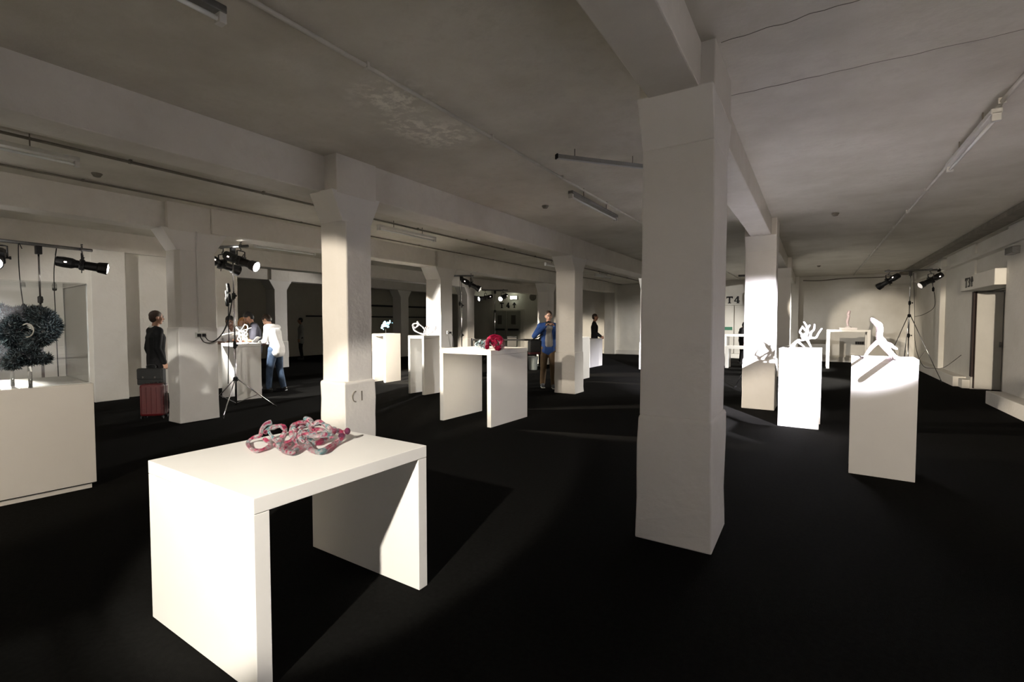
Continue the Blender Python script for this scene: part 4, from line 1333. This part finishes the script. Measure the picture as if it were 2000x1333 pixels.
def glyph(mb, ch, O, U, W, N, h):
    w = h * .2
    S = lambda a, b, k=1.0: mb.stroke(O, U, W, N, V(a) * h, V(b) * h, w * k)
    if ch == 'T':
        S((0, .9), (.82, .9))
        S((.41, 0), (.41, 1.0), 1.15)
        S((.20, .05), (.62, .05), .55)
        S((.04, .70), (.04, .98), .5)
        S((.78, .70), (.78, .98), .5)
    elif ch == '4':
        S((.52, .0), (.52, 1.0), 1.15)
        S((.04, .30), (.78, .30), .7)
        S((.06, .30), (.50, .97), .7)
        S((.34, .05), (.72, .05), .55)
    elif ch == '3':
        S((.06, .90), (.56, .90), .75)
        S((.56, .90), (.66, .70), .9)
        S((.66, .72), (.34, .54), .7)
        S((.34, .54), (.66, .40), .7)
        S((.68, .42), (.60, .10), .9)
        S((.60, .09), (.06, .09), .75)
    elif ch == '^':
        S((.4, 0), (.4, .8), 1.0)
        S((.08, .50), (.42, .96), .9)
        S((.72, .50), (.38, .96), .9)
        S((.22, .05), (.58, .05), .5)


def sign(text, O, U, W, N, h, label, adv=.95):
    t = thing('painted_sign', label, 'sign', O, 0)
    x = 0
    for ch in text:
        m = MB()
        glyph(m, ch, V(O) + U * x, U, W, N, h)
        m.build('letter' if ch != '^' else 'arrow', 'sign_black', t)
        x += h * adv
    return t


sign('T4^', V((-15.15, 22.995, 2.36)), UX, UZ, NY, .31, 'black painted T4 with an upward arrow over the distant doorway', 1.35)
tl = struct('lintel', MB().box(-3.42, -2.45, 22.80, 23.01, 2.30, 2.82), 'wall_paint', 'white lintel box with T4 lettering behind the brightly lit column', bevel=.01)
sign('T4', V((-3.24, 22.795, 2.38)), UX, UZ, NY, .30, 'black T4 lettering on the lintel behind the brightly lit column', 1.0)
lin = struct('lintel', MB().box(2.95, 3.22, 12.92, 15.45, 2.30, 2.62), 'wall_paint', 'white lintel box with T3 lettering over the alcove', bevel=.01)
sign('T3^', V((2.945, 15.0, 2.36)), V((0, -1, 0)), UZ, V((-1, 0, 0)), .22, 'black T3 with an upward arrow on the alcove lintel', 1.05)

# alcove door leaf and its dark slots
dr = thing('door_1', 'off-white door leaf standing in the alcove of the right wall', 'door', (3.4, 15.3, 0))
dr['kind'] = 'structure'
MB().box(3.20, 3.65, 15.24, 15.30, 0.02, 2.26).build('door_leaf', 'door_paint', dr, 0.004)
MB().box(3.135, 3.165, 15.20, 15.345, 0.3, 2.28).build('dark_slot', 'dark_stripe', dr)
MB().box(3.185, 3.20, 15.22, 15.30, 0.03, 2.28).build('dark_slot', 'dark_stripe', dr)
MB().box(3.60, 3.63, 15.20, 15.24, 1.0, 1.12).build('door_handle', 'bar_metal', dr, 0.004)
# T4 doorway
d2 = thing('door_2', 'grey-green double door with push bars under the distant T4', 'door', (-14.6, 22.95, 0))
d2['kind'] = 'structure'
MB().box(-15.75, -13.55, 22.93, 23.01, 0.0, 2.28).build('door_frame', 'door_paint', d2, 0.01)
for a, b in ((-15.55, -14.67), (-14.64, -13.75)):
    lf = MB().box(a, b, 22.90, 22.95, 0.02, 2.2).build('door_leaf', 'door_grey', d2, 0.005)
    MB().box(a + .1, b - .1, 22.85, 22.90, 1.10, 1.20).build('push_bar', 'black_metal', lf, 0.008)
    MB().box(a + .3, b - .3, 22.893, 22.90, 1.45, 1.95).build('vision_panel', 'dark_box', lf)
d3 = thing('door_3', 'pale double door under the T4 lintel behind the low tables', 'door', (-2.9, 22.95, 0))
d3['kind'] = 'structure'
for a, b in ((-3.40, -2.95), (-2.92, -2.47)):
    lf = MB().box(a, b, 22.90, 22.99, 0.21, 2.29).build('door_leaf', 'door_paint', d3, 0.006)
MB().box(-3.36, -3.0, 22.89, 22.90, 1.22, 1.36).build('notice', 'green_sign', d3)
ex = thing('exit_sign', 'small lit emergency sign above the distant T4', 'sign', (-14.15, 22.94, 2.92))
MB().box(-14.40, -13.98, 22.90, 23.0, 2.84, 3.02).build('sign_housing', 'fitting_white', ex, 0.006)
MB().box(-14.39, -13.99, 22.885, 22.90, 2.85, 3.01).build('lit_panel', 'exit_lit', ex)
fn = MB().lathe((-13.0, 22.995, 2.93), (0, -1, 0), [(0, .20), (.05, .20), (.06, .17), (.03, .15), (.03, .05), (.06, .03)], 20).build('wall_fan', 'pipe_dirty', None)
tag(fn, 'round vent on the far wall right of the lit emergency sign', 'vent')
# belt barrier
bl = thing('belt_barrier', 'black belt barrier in front of the distant doorway', 'barrier', spot_px(985, 17.2), rz_of((-R2.y, R2.x)))
for x in (-1.15, 1.25):
    lpart('post', MB().tube([(x, 0, 0.03), (x, 0, 1.0)], .03, 12), 'black_metal', bl, 0, True)
    lpart('post_base', MB().lathe((x, 0, 0), (0, 0, 1), [(0, .17), (.02, .17), (.035, .05)], 20), 'black_metal', bl)
lpart('belt', MB().box(-1.13, 1.23, -.003, .003, .91, .97), 'black_rubber', bl)
bx = thing('equipment_case', 'dark box standing behind the belt barrier', 'case', spot_px(1000, 19.5), rz_of((-R2.y, R2.x)))
lpart('case_body', MB().box(-.19, .19, -.2, .2, 0.03, .95), 'dark_box', bx, 0.015)
lpart('case_lid', MB().box(-.195, .195, -.205, .205, .95, 1.0), 'black_metal', bx, 0.01)
for sx in (-.15, .15):
    lpart('foot', MB().box(sx - .03, sx + .03, -.18, .18, 0, .035), 'black_rubber', bx)
bn = thing('waste_bin', 'grey metal bin behind the man in the blue jacket', 'bin', spot_px(1041, 15.9))
lpart('bin_body', MB().lathe((0, 0, 0), (0, 0, 1), [(0, .13), (.02, .14), (.42, .17), (.44, .175), (.44, .16), (.40, .155)], 20), 'steel_bin', bn)
lpart('bin_rim', MB().tube([(.172 * math.cos(a), .172 * math.sin(a), .44) for a in [k * PI / 10 for k in range(20)]], .008, 6, closed=True), 'chrome', bn, 0, True)


# sockets on columns
def socket(x, y, z, label, cables):
    t = thing('wall_socket', label, 'socket', (x, y, z))
    MB().box(x, x + .035, y - .075, y + .075, z - .045, z + .045).build('back_box', 'socket_white', t, 0.006)
    for k in (-1, 1):
        MB().box(x + .034, x + .075, y + k * .036 - .022, y + k * .036 + .022, z - .026, z + .022).build('plug', 'black_rubber', t, 0.006)
    for c in cables:
        MB().tube(spline(c, 7), .007, 6).build('lead', 'black_rubber', t, smooth=True)


sx_ = -8.295
socket(sx_, 3.90, 1.37, 'twin socket with black plugs on the column before the suited man',
       [[(sx_ + .06, 3.87, 1.36), (sx_ + .08, 3.92, 1.26), (sx_ + .08, 4.05, 1.25), (sx_ + .05, 4.20, 1.36), (sx_ - .02, 4.36, 1.6), (sx_ - .12, 4.5, 2.05)],
        [(sx_ + .06, 3.94, 1.36), (sx_ + .08, 3.99, 1.28), (sx_ + .06, 4.10, 1.28), (sx_ + .04, 4.24, 1.42), (sx_ - .03, 4.38, 1.7), (sx_ - .13, 4.5, 2.05)]])
cd = MB().tube([(sx_ + .006, 3.88, 1.41), (sx_ + .004, 3.88, 2.70), (sx_ + .012, 3.88, 3.0)], .011, 8).build('conduit', 'column_paint', None, smooth=True)
tag(cd, 'painted conduit running up the column above the twin socket', 'pipe')
socket(-8.215, 9.97, 1.30, 'small socket on the column with white loops',
       [[(-8.15, 9.99, 1.29), (-8.13, 10.05, 1.2), (-8.14, 10.10, 1.0), (-8.17, 10.13, .7)]])
pl = thing('lantern_plugs', 'cluster of black plugs on the stand beside the socket column', 'plug', (-8.62, 4.52, 2.0))
for k, (dx, dz) in enumerate(((-.05, .12), (-.09, .0), (-.02, -.06), (-.10, -.12))):
    MB().capsule((-8.60 + dx, 4.55, 2.0 + dz), (-8.63 + dx, 4.55, 2.11 + dz), .032, .028, 10).build('plug', 'black_rubber', pl, smooth=True)
MB().tube(spline([(-8.66, 4.55, 2.0), (-8.68, 4.55, 1.6), (-8.66, 4.54, 1.3), (-8.62, 4.5, .9), (-8.64, 4.5, .5)], 6), .008, 6).build('lead', 'black_rubber', pl, smooth=True)

# flaked round mark on the narrow column foot
mk = thing('flaked_mark', 'flaked round painted mark on the foot of the narrow bright-faced column', 'mark', (-4.378, 3.72, .73))
xx = -4.377
m = MB()
m.tube([(xx, 3.68 + .048 * math.cos(a), .735 + .06 * math.sin(a)) for a in [PI * .5 + k * PI / 12 for k in range(13)]], .007, 6)
m.build('mark_arc', 'pipe_dirty', mk)
MB().box(xx - .004, xx + .004, 3.755, 3.77, .68, .79).build('mark_bar', 'pipe_dirty', mk)
# dark bay pipes and recess frames
for k, (z, y0, y1, r, lab) in enumerate(((2.45, 15.0, 22.8, .05, 'thick dark pipe high on the dim wall'), (1.85, 14.0, 22.8, .035, 'thin dark pipe lower on the dim wall'))):
    o = MB().tube([(-20.0, y0, z), (-20.0, y1, z)], r, 10).build('wall_pipe', 'black_metal', None, smooth=True)
    tag(o, lab, 'pipe')
o = MB().tube(spline([(-0.4, 22.85, 3.25), (0.2, 22.85, 3.22), (1.0, 22.85, 3.27), (2.0, 22.85, 3.26), (2.7, 22.85, 3.29)], 6), .018, 8).build('wall_cable', 'pipe_dirty', None, smooth=True)
tag(o, 'sagging dark cable along the top of the far wall', 'cable')
vg = thing('wall_vent', 'small dark vent low on the far wall under the thin-legged table', 'vent', (1.55, 22.98, .75))
MB().box(1.38, 1.66, 22.97, 23.0, .70, .82).build('vent_frame', 'pipe_dirty', vg, 0.004)
for k in range(4):
    MB().box(1.39 + k * .068, 1.44 + k * .068, 22.955, 22.972, .71, .81).build('slat', 'sign_black', vg)
o = MB().box(3.0, 3.12, 12.2, 12.6, 2.82, 2.95).build('junction_box', 'bar_metal', None, 0.01)
tag(o, 'small grey box high on the right wall pier', 'box')
